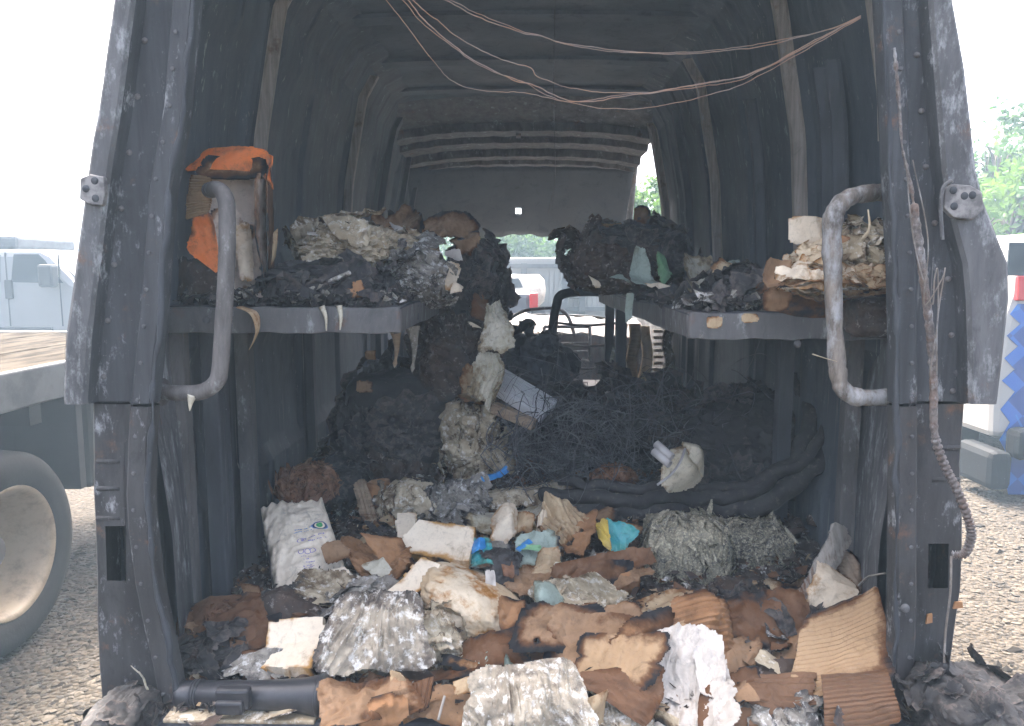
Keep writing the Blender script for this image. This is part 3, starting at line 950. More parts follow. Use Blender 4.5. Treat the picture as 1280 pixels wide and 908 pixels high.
# flatbed truck standing along the left side
TX = -2.10
TR = empty('flatbed_truck', (TX - 1.2, 2.5, 0), 'grey flatbed truck with worn deck and cream dished wheel beside the burnt van', 'truck')
for k in range(9):
    x1 = TX - .03 - k * .27
    MB().box((x1 - .262, -1.5, 1.155), (x1, 5.15, 1.185 - .003 * (k % 2)), bev=.006).build('deck_plank', M['deck'], TR)
MB().box((TX - .03, -1.5, 1.03), (TX, 5.2, 1.195), bev=.01).build('side_rail', M['rail'], TR)
MB().box((TX - 2.5, -1.5, 1.03), (TX - 2.47, 5.2, 1.195), bev=.01).build('side_rail', M['rail'], TR)
MB().box((TX - 2.46, 5.16, 1.03), (TX - .04, 5.2, 1.19), bev=.008).build('end_rail', M['rail'], TR)
MB().box((TX - .9, -1.5, .72), (TX - .75, 5.1, 1.02), bev=.01).build('chassis_rail', M['dark'], TR)
MB().box((TX - 1.75, -1.5, .72), (TX - 1.6, 5.1, 1.02), bev=.01).build('chassis_rail', M['dark'], TR)
for y in (-.9, .1, 1.2, 2.2, 3.2, 4.2):
    MB().box((TX - 2.4, y, .93), (TX - .06, y + .08, 1.02)).build('cross_member', M['dark'], TR)
MB().box((TX - .36, 3.52, .55), (TX - .05, 3.57, 1.02), bev=.004).build('mud_flap', M['dark'], TR)
MB().box((TX - .75, 3.7, .50), (TX - .10, 4.9, .98), bev=.03).build('tool_box', M['dark'], TR)
for y in (3.0, 1.9):
    for x in (TX - .16, TX - 2.3):
        wheel(TR, (x, y, .43), 1 if x > -3 else -1, .43, .27, M['tyre'], M['rim'], True, .13)
    MB().tube([(TX - .2, y, .43), (TX - 2.2, y, .43)], .06, 10).build('axle', M['dark'], TR, smooth=True)

# white cargo van parked behind the flatbed
def Q(px, py, Y=9.4):
    return W(px, py, Y)


WV = empty('parked_van', (-6.8, 10.2, 0), 'white cargo van with dark side window parked beyond the flatbed deck', 'van')
Y0, Y1 = 9.4, 11.1
zr = Q(10, 312)[2]
xa = Q(80, 354)[0]
prof = [(-9.8, .42), (-9.8, 1.78), (-9.65, zr), (Q(48, 313)[0], zr), (Q(60, 318)[0], zr - .06), (xa + .12, Q(80, 350)[2]), (xa + 1.0, 1.18), (xa + 1.12, 1.0), (xa + 1.12, .5), (xa + .95, .40), (-9.7, .38)]
MB().prism([(x, Y0, z) for x, z in prof][::-1], (0, Y1 - Y0, 0)).build('body', M['van_white'], WV, bevel=.09)
w = [(14, 353), (17, 318), (47, 318), (56, 326), (79, 354)]
MB().prism([Q(*p, Y0 - .006) for p in w][::-1], (0, .02, 0)).build('side_window', M['glass'], WV)
MB().prism([Q(*p, Y0 - .004) for p in ((-60, 353), (-60, 319), (0, 319), (0, 353))][::-1], (0, .02, 0)).build('side_window', M['glass'], WV)
ws0 = [(Q(60, 319)[0], zr - .08), (xa + .11, Q(80, 350)[2] + .015)]
n_ = np.array([ws0[1][1] - ws0[0][1], 0, -(ws0[1][0] - ws0[0][0])])
n_ = -n_ / np.linalg.norm(n_) * .012
MB().quad((ws0[0][0] + n_[0], Y0 + .12, ws0[0][1] + n_[2]), (ws0[1][0] + n_[0], Y0 + .08, ws0[1][1] + n_[2]), (ws0[1][0] + n_[0], Y1 - .08, ws0[1][1] + n_[2]), (ws0[0][0] + n_[0], Y1 - .12, ws0[0][1] + n_[2])).build('windscreen', M['glass'], WV)
c = Q(10, 362, Y0 - .03)
MB().box(c - [.05, 0, .12], c + [.05, .04, .12], bev=.015).build('door_handle', M['dark'], WV)
c = Q(55, 345, Y0 - .22)
MB().box(c - [.09, 0, .14], c + [.09, .16, .14], bev=.03).build('wing_mirror', M['dark'], WV)
for x in (6, 72):
    a, b = Q(x, 316, Y0 - .003), Q(x, 408, Y0 - .003)
    MB().box((a[0] - .008, Y0 - .003, b[2]), (a[0] + .008, Y0 + .01, a[2])).build('door_seam', M['dark'], WV)
a, b = Q(-140, 409, Y0 - .01), Q(66, 413, Y0 - .01)
MB().box((a[0], Y0 - .02, b[2] - .02), (b[0], Y0 + .02, a[2]), bev=.01).build('side_trim', M['dark'], WV)
a, b = Q(-120, 308, Y0 + .2), Q(19, 296, Y0 + .2)
MB().box((a[0], Y0 + .2, zr), (b[0], Y1 - .2, b[2] + .02), bev=.05).build('roof_box', M['rail'], WV)
for x in (xa + .35, -8.9):
    for y in (Y0 + .10, Y1 - .10):
        wo_ = empty('wheel', (x, y, .36), parent=WV)
        wo_.location = Vector((x, y, .36)) - WV.location
        sg = -1 if y < 10 else 1
        MB().lathe([(-.11, .2), (-.11, .33), (-.06, .36), (.06, .36), (.11, .33), (.115, .24), (.10, .2)], (x, y, .36), (0, sg, 0), 32).build('tyre', M['tyre'], wo_, smooth=True)
        MB().lathe([(.10, .21), (.11, .20), (.06, .17), (.05, .08), (.08, .06), (.08, .001)], (x, y, .36), (0, sg, 0), 32).build('rim', M['rail'], wo_, smooth=True)

# wrapped vehicle on the right: blue diamonds on white
t = NT('blue_diamond_wrap')
mp = t.n('ShaderNodeMapping')
mp.inputs['Rotation'].default_value = (0, math.radians(45), 0)
t.t.links.new(t.co, mp.inputs[0])
ck = t.n('ShaderNodeTexChecker')
ck.inputs['Scale'].default_value = 6.2
t.t.links.new(mp.outputs[0], ck.inputs[0])
ck.inputs['Color1'].default_value = (.008, .075, .30, 1)
ck.inputs['Color2'].default_value = (.004, .035, .16, 1)
vc = t.vor(6.2, co=mp.outputs[0], out='Color')
sp = t.n('ShaderNodeSeparateColor')
t.set(sp.inputs[0], vc)
M['wrap'] = t.done(t.mix(t.mr(sp.outputs[0], .6, .9, 0, .5), ck.outputs[0], (.015, .14, .42)), .3, 0, None, spec=.5)
t = NT('light_blue_paint')
M['lblue'] = t.done((.05, .26, .40), .5)
t = NT('white_gloss')
M['wgloss'] = t.done((.26, .255, .24), .5)
RV = empty('wrapped_van', (4.9, 5.0, 0), 'blue and white diamond wrapped van with red lamp and black bumper on the gravel', 'van')
BY = 5.3
xl = W(1240, 500, BY)[0]


def R_(px, py, o=0.):
    p = W(px, py, BY)
    p[1] += o
    return p


z_top = R_(1270, 290)[2]
MB().prism([(xl + .02, BY, .42), (xl, BY, .9), (xl + .05, BY, 1.3), (xl + .17, BY, z_top - .12), (xl + .28, BY, z_top), (xl + 2.0, BY, z_top), (xl + 2.12, BY, 1.3), (xl + 2.15, BY, .5), (xl + 2.0, BY, .42)][::-1], (0, 4.6, 0)).build('body', M['wgloss'], RV, bevel=.05)
MB().box((xl + .24, BY - .004, z_top - .06), (xl + 2.0, BY + .02, z_top + .012), bev=.01).build('roof_edge', M['lblue'], RV)
a, b = R_(1258, 345), R_(1330, 303)
MB().box((a[0], BY - .012, a[2]), (xl + 1.9, BY + .01, b[2]), bev=.006).build('rear_window', M['glass'], RV)
a, b = R_(1272, 376), R_(1281, 345)
MB().box((a[0] - .02, BY - .03, a[2]), (b[0] + .03, BY + .02, b[2]), bev=.01).build('tail_lamp', M['red'], RV)
# zigzag-edged blue wrap panel, four rows of points
edge = [(1272, 380), (1262, 393), (1275, 405), (1258, 420), (1272, 433), (1255, 448), (1268, 462), (1252, 476), (1268, 490), (1250, 512), (1262, 528), (1249, 550), (1262, 575), (1254, 590), (1260, 618)]
poly = [R_(*p, -.006) for p in edge]
poly = poly + [np.array([xl + 2.0, BY - .006, poly[-1][2]]), np.array([xl + 2.0, BY - .006, poly[0][2]])]
MB().prism(poly, (0, .004, 0)).build('wrap_panel', M['wrap'], RV)
MB().box((xl - .07, BY - .16, .08), (xl + .09, BY + .3, .36), bev=.05).build('bumper_corner', M['black_rubber'], RV)
MB().box((xl + .09, BY - .18, .30), (xl + 2.1, BY - .01, .52), bev=.05).build('bumper', M['black_rubber'], RV)
for x in (xl + .2, xl + 1.95):
    for y in (BY + .9, BY + 3.7):
        wheel(RV, (x, y, .33), -1 if x < xl + 1 else 1, .33, .2, M['tyre'], M['rail'], False)

# yard beyond the windscreen: boxy white trailer, pickup, tank
ST = empty('storage_trailer', (.2, 13.5, 0), 'long white ribbed storage trailer parked beyond the windscreen opening', 'trailer')
D = 12.6
a, b = W(560, 318, D), W(860, 385, D)
zt, zb = W(650, 322, D)[2], .45
MB().box((a[0], D, zb), (b[0], D + 2.4, zt), bev=.03).build('box_body', M['white_panel'], ST)
for k in range(48):
    x = a[0] + .12 + k * (b[0] - a[0] - .24) / 47
    MB().box((x - .03, D - .035, zb + .55), (x + .03, D - .002, zt - .22)).build('wall_rib', M['white_panel'], ST)
for z in (zt - .18, zb + .5):
    MB().box((a[0], D - .06, z), (b[0], D - .036, z + .07)).build('rub_rail', M['rail'], ST)
for px in (655, 706, 728):
    p = W(px, 340, D - .1)
    MB().box((p[0] - .05, D - .12, zb), (p[0] + .05, D - .062, zt - .1)).build('door_post', M['rail'], ST)
for k in range(9):
    p0, p1 = W(712, 332 + k * 5, D - .14), W(724, 332 + k * 5, D - .14)
    MB().tube([p0, p1], .02, 5).build('ladder_rung', M['rail'], ST)
for x in (a[0] + 1, b[0] - 2, b[0] - 1):
    MB().lathe([(-.15, .2), (-.15, .48), (.15, .48), (.15, .2), (.1, .001)], (x, D + .3, .48), (0, -1, 0), 24).build('tyre', M['tyre'], ST, smooth=True)
TK = empty('cream_tank', (.1, 11.3, 0), 'low cream coloured tank trailer in front of the white storage trailer', 'tank')
a, b = W(596, 355, 11.3), W(682, 366, 11.3)
MB().lathe([(a[0], .02), (a[0] + .02, .16), (a[0] + .1, .24), (b[0] - .1, .24), (b[0] - .02, .16), (b[0], .02)], (0, 11.3, 1.32), (1, 0, 0), 28).build('tank_shell', M['carton_white'], TK, smooth=True)
MB().box((a[0], 11.1, .95), (b[0], 11.5, 1.06), bev=.02).build('frame', M['dark'], TK)
for x in (a[0] + .5, b[0] - .5):
    for y in (11.0, 11.6):
        MB().lathe([(-.1, .25), (-.1, .48), (.1, .48), (.1, .25), (.05, .001)], (x, y, .48), (0, 1, 0), 20).build('tyre', M['tyre'], TK, smooth=True)
PK = empty('pickup', (-.6, 9.5, 0), 'grey pickup tailgate with red lamp seen through the burnt windscreen', 'pickup')
Yp = 8.8
a, b = W(596, 388, Yp), W(664, 366, Yp)
MB().box((a[0], Yp, .55), (b[0], Yp + 1.9, b[2]), bev=.06).build('bed', M['tailgate'], PK)
MB().box((b[0] - .02, Yp - .03, a[2] + .02), (b[0] + .08, Yp + .12, b[2] + .0), bev=.02).build('tail_lamp', M['red'], PK)
MB().box((a[0] - .08, Yp - .03, a[2] + .02), (a[0] + .02, Yp + .12, b[2] + .0), bev=.02).build('tail_lamp', M['red'], PK)
MB().box((a[0] - .05, Yp - .12, .48), (b[0] + .05, Yp - .01, .64), bev=.03).build('bumper', M['wgloss'], PK)
MB().prism([(a[0] + .03, Yp + 1.95, b[2] - .1), (a[0] + .12, Yp + 2.1, b[2] + .20), (b[0] - .12, Yp + 2.1, b[2] + .20), (b[0] - .03, Yp + 1.95, b[2] - .1)], (0, 1.6, 0)).build('cab', M['wgloss'], PK, bevel=.08)
MB().box((a[0], Yp + 1.92, .55), (b[0], Yp + 5.0, b[2] - .08), bev=.12).build('front_body', M['tailgate'], PK)
MB().prism([(a[0] + .10, Yp + 2.0, b[2] + .02), (a[0] + .16, Yp + 2.07, b[2] + .15), (b[0] - .16, Yp + 2.07, b[2] + .15), (b[0] - .10, Yp + 2.0, b[2] + .02)], (0, -.015, 0)).build('rear_window', M['glass'], PK)
for x in (a[0] + .1, b[0] - .1):
    for y in (Yp + .9, Yp + 4.1):
        MB().lathe([(-.1, .2), (-.1, .36), (.1, .36), (.1, .2), (.06, .001)], (x, y, .36), (1, 0, 0), 24).build('tyre', M['tyre'], PK, smooth=True)


# trees
def tree(label, base, h, crown, n, leaf, mat, seed, trunk=.16, gaps=.45, limbs=12):
    r = np.random.default_rng(seed)
    root = empty('tree', base, label, 'tree', 'trees around the yard')
    base = np.array(base, float)
    tr = MB()
    top = base + np.array([0, 0, h * .8])
    tr.tube(smooth_path([base, base + [.1 * h * .1, 0, h * .3], base + [-.05, .05, h * .55], top], 14), np.linspace(trunk, trunk * .25, 14), 8)
    tips = []
    for k in range(limbs):
        s = base + np.array([0, 0, h * r.uniform(.28, .72)])
        d = np.array([r.uniform(-1, 1) * crown[0] * .9, r.uniform(-1, 1) * crown[1] * .9, r.uniform(.05, .55) * crown[2] * 1.5])
        e = s + d
        tr.tube(smooth_path([s, s + d * .5 + [0, 0, .08 * h], e], 8), np.linspace(trunk * .45, trunk * .07, 8), 5)
        tips.append(e)
        for q in range(3):
            e2 = s + d * r.uniform(.5, .9) + r.uniform(-1, 1, 3) * np.array(crown) * .35
            tr.tube([s + d * .55, (s + d * .55 + e2) / 2 + [0, 0, .05 * h], e2], [trunk * .18, trunk * .1, trunk * .04], 4)
            tips.append(e2)
    tr.build('trunk', M['bark'], root, smooth=True)
    tips = np.array(tips)
    cen = base + np.array([0, 0, h - crown[2]])
    nc = max(24, n // 90)
    u = r.standard_normal((nc, 3))
    u /= np.linalg.norm(u, axis=1)[:, None]
    cl = cen + u * (r.uniform(.25, 1, (nc, 1)) ** .5) * np.array(crown)
    cl = np.concatenate([cl, tips, tips])
    keep = vn(cl * .9 / max(crown) * 3 + seed, seed) > -gaps
    cl = cl[keep]
    k = r.integers(0, len(cl), n)
    p = cl[k] + r.standard_normal((n, 3)) * np.array(crown) * .13
    a, b = r.standard_normal((n, 3)), r.standard_normal((n, 3))
    a /= np.linalg.norm(a, axis=1)[:, None]
    b -= a * (a * b).sum(1)[:, None]
    b /= np.linalg.norm(b, axis=1)[:, None]
    s = leaf * r.uniform(.6, 1.3, (n, 1))
    nn = np.cross(a, b)
    V = np.stack([p - a * s, p + b * s * .55 + nn * s * .15, p + a * s, p - b * s * .55 + nn * s * .15], 1).reshape(-1, 3)
    me = bpy.data.meshes.new('crown')
    me.from_pydata((V - base).tolist(), [], np.arange(n * 4).reshape(-1, 4).tolist())
    me.materials.append(mat)
    o = bpy.data.objects.new('crown', me)
    COL.objects.link(o)
    o.parent = root
    return root


def ground_at(px, Y):
    p = W(px, 340, Y)
    return (p[0], Y, 0)


R = lambda px, Y, top: (ground_at(px, Y), W(px, top, Y)[2])


def yard_tree(label, px, Y, top, half_px, n, leaf, mat, seed, tr, gaps, limbs=12, squash=1.):
    b, h = R(px, Y, top)
    w = half_px * Y / FPX
    tree(label, b, h, (w, w * .9, min(w * 1.1, h * .42) * squash), n, leaf, mat, seed, tr, gaps, limbs)


yard_tree('thin open tree rising behind the blue wrapped van', 1240, 11, 122, 60, 3600, .055, M['leaf_dark'], 3, .05, .1, 18, 1.2)
yard_tree('low bushy tree crowding the roof of the blue wrapped van', 1262, 10, 205, 74, 6000, .055, M['leaf'], 4, .08, .5)
yard_tree('slim tree above the low bush behind the wrapped van', 1290, 12, 128, 66, 3600, .06, M['leaf'], 14, .06, .2, 14)
yard_tree('broad green tree behind the white storage trailer', 622, 17, 268, 52, 9000, .06, M['leaf'], 5, .12, .7)
yard_tree('rounded green tree beside the broad one behind the trailer', 668, 17.5, 276, 42, 8000, .06, M['leaf'], 6, .12, .7)
yard_tree('low dark green tree showing under a gap of sky behind the trailer', 735, 17.2, 300, 46, 6000, .056, M['leaf_dark'], 7, .1, .5, 12, .6)
yard_tree('green tree half hidden by the hanging charred paper', 586, 17.8, 262, 46, 6000, .06, M['leaf_dark'], 8, .12, .7)
yard_tree('tall tree framed by the missing passenger side window', 815, 11, 222, 44, 7000, .042, M['leaf'], 9, .08, .6)
# ------------------------------------------------------------------ generators for burnt cargo
def ico(n):
    b = bmesh.new()
    bmesh.ops.create_icosphere(b, subdivisions=n, radius=1)
    v = np.array([q.co[:] for q in b.verts])
    f = [[q.index for q in c.verts] for c in b.faces]
    b.free()
    return v, f


ICO = {k: ico(k) for k in (3, 4, 5, 6)}
SEED = [100]


def sheet(name, label, cat, corners, mat, amp=.012, creases=6, tear=.07, burnt=.35, corr=None, thick=.0014, curl=0., cell=.0034, parent=None, seed=None,
          ripple=0., hole=0., group=None, edgew=.22, bulge=None, irr=1., shape=None):
    """torn, creased sheet between four corner points (TL, TR, BR, BL); 'burnt' raises char towards the edges"""
    SEED[0] += 1
    sd = seed or SEED[0]
    r = np.random.default_rng(sd)
    A, B, C_, D_ = [at(c) if len(c) == 3 and not isinstance(c, np.ndarray) else np.asarray(c) for c in corners]
    gr_ = (1 + min(tear, .12) * 1.5) * (1.16 if (not isinstance(corners[0], np.ndarray) and corners[0][2] < 1.2) else 1.)
    ce = (A + B + C_ + D_) / 4
    A, B, C_, D_ = [ce + (q_ - ce) * gr_ for q_ in (A, B, C_, D_)]
    lu = max(np.linalg.norm(B - A), np.linalg.norm(C_ - D_))
    lv = max(np.linalg.norm(D_ - A), np.linalg.norm(C_ - B))
    nu, nv = int(np.clip(lu / cell, 10, 120)), int(np.clip(lv / cell, 10, 120))
    u, v = np.meshgrid(np.linspace(0, 1, nu), np.linspace(0, 1, nv), indexing='ij')
    u0, v0 = u.copy(), v.copy()
    q = np.stack([u * lu, v * lv, u * 0], -1).reshape(-1, 3)
    # wavy outline
    wob = tear * .8
    eu = np.clip(1 - np.minimum(u, 1 - u) / .35, 0, 1) ** 2
    ev = np.clip(1 - np.minimum(v, 1 - v) / .35, 0, 1) ** 2
    u = u + eu * wob * fbm(q * 9 + 3.1, sd, 4).reshape(u.shape) * np.where(u < .5, 1, -1) * 1.2
    v = v + ev * wob * fbm(q * 9 + 7.7, sd + 2, 4).reshape(u.shape) * np.where(v < .5, 1, -1) * 1.2
    P = ((1 - u) * (1 - v))[..., None] * A + (u * (1 - v))[..., None] * B + (u * v)[..., None] * C_ + ((1 - u) * v)[..., None] * D_
    n = np.cross(B - A, D_ - A) + np.cross(C_ - B, A - B) * 0
    n = n / (np.linalg.norm(n) + 1e-9)
    if n[1] > 0:
        n = -n                                            # towards the rear doors
    d = np.zeros_like(u)
    L = max(lu, lv)
    for k in range(creases):
        a = r.uniform(0, math.pi)
        c0 = r.uniform(.15, .85, 2)
        dist = (u - c0[0]) * lu / L * math.cos(a) + (v - c0[1]) * lv / L * math.sin(a)
        d += r.uniform(-1, 1) * np.abs(dist) * 2.2
    if creases:
        d = d - d.mean()
        d = d / (np.abs(d).max() + 1e-9)
    d = d * amp * 2 + amp * .5 * fbm(q * 16, sd + 5, 4).reshape(u.shape) + amp * .35 * ridged(q * 22, sd + 8, 3).reshape(u.shape)
    if ripple:
        d += ripple * ridged(np.stack([q[:, 0] * 42 + 1.2 * vn(q * 14, sd + 41), q[:, 1] * 9, q[:, 2]], -1), sd + 4, 4).reshape(u.shape)
    if bulge is None:
        bulge = r.uniform(-.6, 1.) * amp * 1.5
    if bulge:
        d += bulge * np.sin(np.pi * np.clip(u, 0, 1)) * np.sin(np.pi * np.clip(v, 0, 1))
    e = np.minimum(np.minimum(u0, 1 - u0) * lu, np.minimum(v0, 1 - v0) * lv)
    d += curl * np.clip(1 - e / (L * .18), 0, 1) ** 2 * (fbm(q * 5, sd + 6, 2).reshape(u.shape) + .4)
    if corr:
        cn, ca, ax = corr
        d += ca * np.sin((v0 if ax else u0) * cn * 2 * math.pi)
    P = P + d[..., None] * n
    wv = np.clip(.55 + 1.1 * fbm(q * (2.2 / L) + 11, sd + 61, 3), .1, 1.5).reshape(u.shape)
    ch = np.clip(1 - e / (L * edgew * 1.25), 0, 1) ** 1.3 * burnt * 2.3 * wv + .12 * fbm(q * 6, sd + 9, 3).reshape(u.shape) * (burnt > 0)
    keep_n = fbm(q * 65, sd + 12, 4).reshape(u.shape)
    keep = e > tear * L * .22 * (keep_n + .35)
    xx, yy_ = 2 * u0 - 1, 2 * v0 - 1
    an = np.arctan2(yy_, xx)
    pw = shape or r.uniform(2.6, 6.)
    rad_ = (np.abs(xx) ** pw + np.abs(yy_) ** pw) ** (1 / pw)
    aq = np.stack([np.cos(an) * 1.6, np.sin(an) * 1.6, an * 0 + sd], -1).reshape(-1, 3)
    lim = 1.0 - irr * min(tear, .12) * 2.4 * np.clip(fbm(aq, sd + 30, 4, .6).reshape(u.shape) + .12, 0, 1) * 1.5
    keep &= rad_ < np.maximum(lim, .45) + .02
    ch = np.maximum(ch, np.clip(1 - (lim - rad_) / .35, 0, 1) ** 1.4 * burnt * 2.3 * wv + .1 * keep_n * (burnt > 0))
    if hole:
        hn = fbm(q * (3.2 / L), sd + 15, 4).reshape(u.shape)
        keep &= hn < 1 - hole
        ch = np.maximum(ch, np.clip((hn - (1 - hole - .22)) / .22, 0, 1) * .8)
    gf = grid_faces(nu, nv)
    kf = keep.ravel()[gf].sum(1) >= 3
    gf = gf[kf]
    used = np.unique(gf)
    remap = np.full(nu * nv, -1)
    remap[used] = np.arange(len(used))
    o = mesh(name, P.reshape(-1, 3)[used], remap[gf], mat, parent, char=ch.ravel()[used])
    if thick:
        m = o.modifiers.new('solid', 'SOLIDIFY')
        m.thickness = thick
        m.offset = 0
    m = o.modifiers.new('split', 'EDGE_SPLIT')
    m.split_angle = math.radians(32)
    if label:
        tag(o, label, cat, group)
    return o


def add_shards(p, f, ch, sd, spec, rad):
    """ragged burnt leaves lapping over a lump's surface: spec = (count, size as share of the lump, elongation, lift)"""
    n, size, elong, lift = spec
    r = np.random.default_rng(sd + 5)
    c = p[r.choice(len(p), n)]
    nrm = c / (np.array(rad) ** 2)
    nrm /= np.linalg.norm(nrm, axis=1)[:, None]
    ok = (nrm[:, 1] < .45) & (nrm[:, 2] > -.65)
    c, nrm = c[ok], nrm[ok]
    V, Fc, C_ = [p], list(f), [ch]
    base = len(p)
    m = 9
    rr_, aa = np.meshgrid(np.linspace(.02, 1, 4 if size < .3 else 13), np.linspace(0, 2 * math.pi, 12 if size < .3 else 41)[:-1], indexing='ij')
    k5, k16 = rr_.shape
    gf = []
    for i in range(k5 - 1):
        for j in range(k16):
            gf.append((i * k16 + j, i * k16 + (j + 1) % k16, (i + 1) * k16 + (j + 1) % k16, (i + 1) * k16 + j))
    gf = np.array(gf)
    R0 = float(np.cbrt(np.prod(rad)))
    for i in range(len(c)):
        nn = nrm[i] + r.standard_normal(3) * .34
        nn /= np.linalg.norm(nn)
        t1 = np.cross(nn, [0, 1, 0]) if elong <= 1 else np.array([0, 0, 1.]) - nn * nn[2]
        t1 = t1 + r.standard_normal(3) * (.6 if elong <= 1 else .25)
        t1 -= nn * nn.dot(t1)
        t1 /= np.linalg.norm(t1) + 1e-9
        t2 = np.cross(nn, t1)
        s = R0 * size * r.uniform(.4, 1.5)
        ol = np.interp(aa[0], np.linspace(0, 2 * math.pi, 9), np.concatenate([q := r.uniform(.55, 1.15, 8), q[:1]])) * (1 + (.10 if size < .3 else .07) * r.standard_normal(k16))
        x, y = rr_ * np.cos(aa) * ol * max(1., elong), rr_ * np.sin(aa) * ol * r.uniform(.6, 1.)
        d1, d2 = r.uniform(0, 6.28, 2)
        fold = r.uniform(-.5, .5) * np.abs(x * math.cos(d1) + y * math.sin(d1) - r.uniform(-.3, .3)) + r.uniform(-.35, .35) * np.abs(x * math.cos(d2) + y * math.sin(d2) - r.uniform(-.4, .4))
        h = s * (fold + lift * 4 + r.uniform(0, .45) * rr_ ** 3 * (np.cos(aa - r.uniform(0, 6.28)) > .1) + (.05 * r.standard_normal(rr_.shape) if size < .3 else 0)) - (x * x + y * y) * s * s / (2.2 * R0)
        P = c[i] + (x * s)[..., None] * t1 + (y * s)[..., None] * t2 + h[..., None] * nn
        if size >= .3:
            Q_ = P.reshape(-1, 3)
            P = P + (s * (.20 * ridged(Q_ * 26 + i, sd + i, 4) + .10 * fbm(Q_ * 70, sd + 2 * i, 3))).reshape(rr_.shape)[..., None] * nn
        V.append(P.reshape(-1, 3))
        Fc += (gf + base).tolist()
        base += k5 * k16
        C_.append((np.full(rr_.shape, r.normal(.02, .11)) + .35 * rr_ ** 6).ravel())
    return np.concatenate(V), Fc, np.concatenate(C_)


def lump(name, label, cat, c, hw, hh, mat, dr=None, q=2., amp=.18, freq=3., fold=0., fdir=(1, .25, .25), sub=5, char=.0, rot=(0, 0, 0), parent=None, group=None, tip=0., fine=.12, seed=None, shards=None):
    """crusted lump; c = (px, py, depth or lift), hw/hh its half size in photograph pixels"""
    SEED[0] += 1
    sd = seed or SEED[0]
    if c[2] < 1.2:
        b = hit(c[0], c[1] + hh * .9, 0)
        Y = b[1] + (dr or hw * b[1] / FPX * .75) * .6
    else:
        Y = c[2]
    cen = W(c[0], c[1], Y)
    rx, rzz = hw * Y / FPX, hh * Y / FPX
    if c[2] < 1.2:
        rx, rzz = rx * 1.08, rzz * 1.06
    ry = dr or rx * .75
    v, f = ICO[sub]
    nrm = (np.abs(v) ** q).sum(1) ** (1 / q)
    p = v / nrm[:, None]
    s = v * freq + sd * 3.7
    d = amp * fbm(s, sd, 5, .55) + fine * amp * ridged(s * 4, sd + 3, 4)
    if fold:
        d = d + fold * ridged(v * np.array(fdir) * freq * 4 + sd, sd + 7, 3)
    p = p * (1 + d)[:, None]
    if tip:
        p[:, 2] += tip * p[:, 0]
    p = p * np.array([rx, ry, rzz])
    if any(rot):
        R = np.array(Matrix.Rotation(rot[2], 3, 'Z') @ Matrix.Rotation(rot[1], 3, 'Y') @ Matrix.Rotation(rot[0], 3, 'X'))
        p = p @ R.T
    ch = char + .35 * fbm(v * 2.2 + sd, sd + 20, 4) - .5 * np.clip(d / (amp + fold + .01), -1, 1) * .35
    if shards:
        p, f, ch = add_shards(p, f, ch, sd, shards, (rx, ry, rzz))
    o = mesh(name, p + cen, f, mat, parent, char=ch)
    if shards:
        o.data.set_sharp_from_angle(angle=math.radians(38))
    if label:
        tag(o, label, cat, group)
    return o


def strip_tube(name, label, cat, pts, r, mat, n=30, seg=8, flat=1., wob=0., parent=None, group=None, char=0.):
    pp = smooth_path([at(p) for p in pts], n)
    if wob:
        pp = pp + wob * np.stack([vn(pp * 25, 1), vn(pp * 25, 2), vn(pp * 25, 3)], -1)
    m = MB().tube(pp, r, seg, flat)
    o = mesh(name, np.concatenate(m.v), m.f, mat, parent, char=np.full(m.n, char))
    if label:
        tag(o, label, cat, group)
    return o


# bumper remains of the van
lump('bumper_corner', None, None, (1208, 892, 1.40), 58, 46, M['char'], dr=.10, q=5, amp=.14, fold=.05, sub=6, parent=VAN, shards=(30, .5, 1., .01))
lump('bumper_corner', None, None, (152, 908, 1.40), 36, 34, M['char'], dr=.08, q=5, amp=.14, fold=.05, sub=6, parent=VAN, shards=(20, .5, 1., .01))

# ------------------------------------------------------------------ the two steel shelves
def shelf(label, s, xi, xo, y0, y1, z, legs, lip=.056):
    root = empty('steel_shelf', ((xi + xo) / 2, (y0 + y1) / 2, z), label, 'shelf')
    lo, hi = min(xi, xo), max(xi, xo)
    xs, ys = np.linspace(lo, hi, 30), np.linspace(y0, y1, 70)
    P = np.array([[(x, y, z + .004 * math.sin(9 * x + 5 * y)) for y in ys] for x in xs])
    MB().grid(P).build('shelf_tray', M['soot_black'], root, smooth=True, solid=.003)
    n = 60
    for nm, a, b in (('end_lip', (lo, y0), (hi, y0)), ('side_lip', (xi, y0), (xi, y1))):
        g = []
        for t in np.linspace(0, 1, n):
            x, y = a[0] + (b[0] - a[0]) * t, a[1] + (b[1] - a[1]) * t
            w = .0015 * math.sin(t * 21 + s) + .0008 * math.sin(t * 47)
            row = []
            for dz, dn in ((.003, .010), (.001, 0), (-.018, -.001), (-.040, 0), (-lip, .001), (-lip - .002, .014)):
                row.append((x + (0 if nm == 'end_lip' else -s * 0 + (s * (dn + .002))), y + ((dn - .004) if nm == 'end_lip' else 0), z + dz + w))
            g.append(row)
        MB().grid(np.array(g)).build(nm, M['shelf'] if nm == 'end_lip' else M['soot_mid'], root, solid=.003, angle=30)
    for x, y, m in legs:
        MB().box((x - .022, y - .022, F), (x + .022, y + .022, z - lip - .004), bev=.004).build('shelf_leg', M[m], root)
    for y in np.linspace(y0 + .3, y1 - .1, 4):
        MB().box((lo, y, z - .045), (hi, y + .03, z - .006)).build('cross_brace', M['soot'], root)
    return root


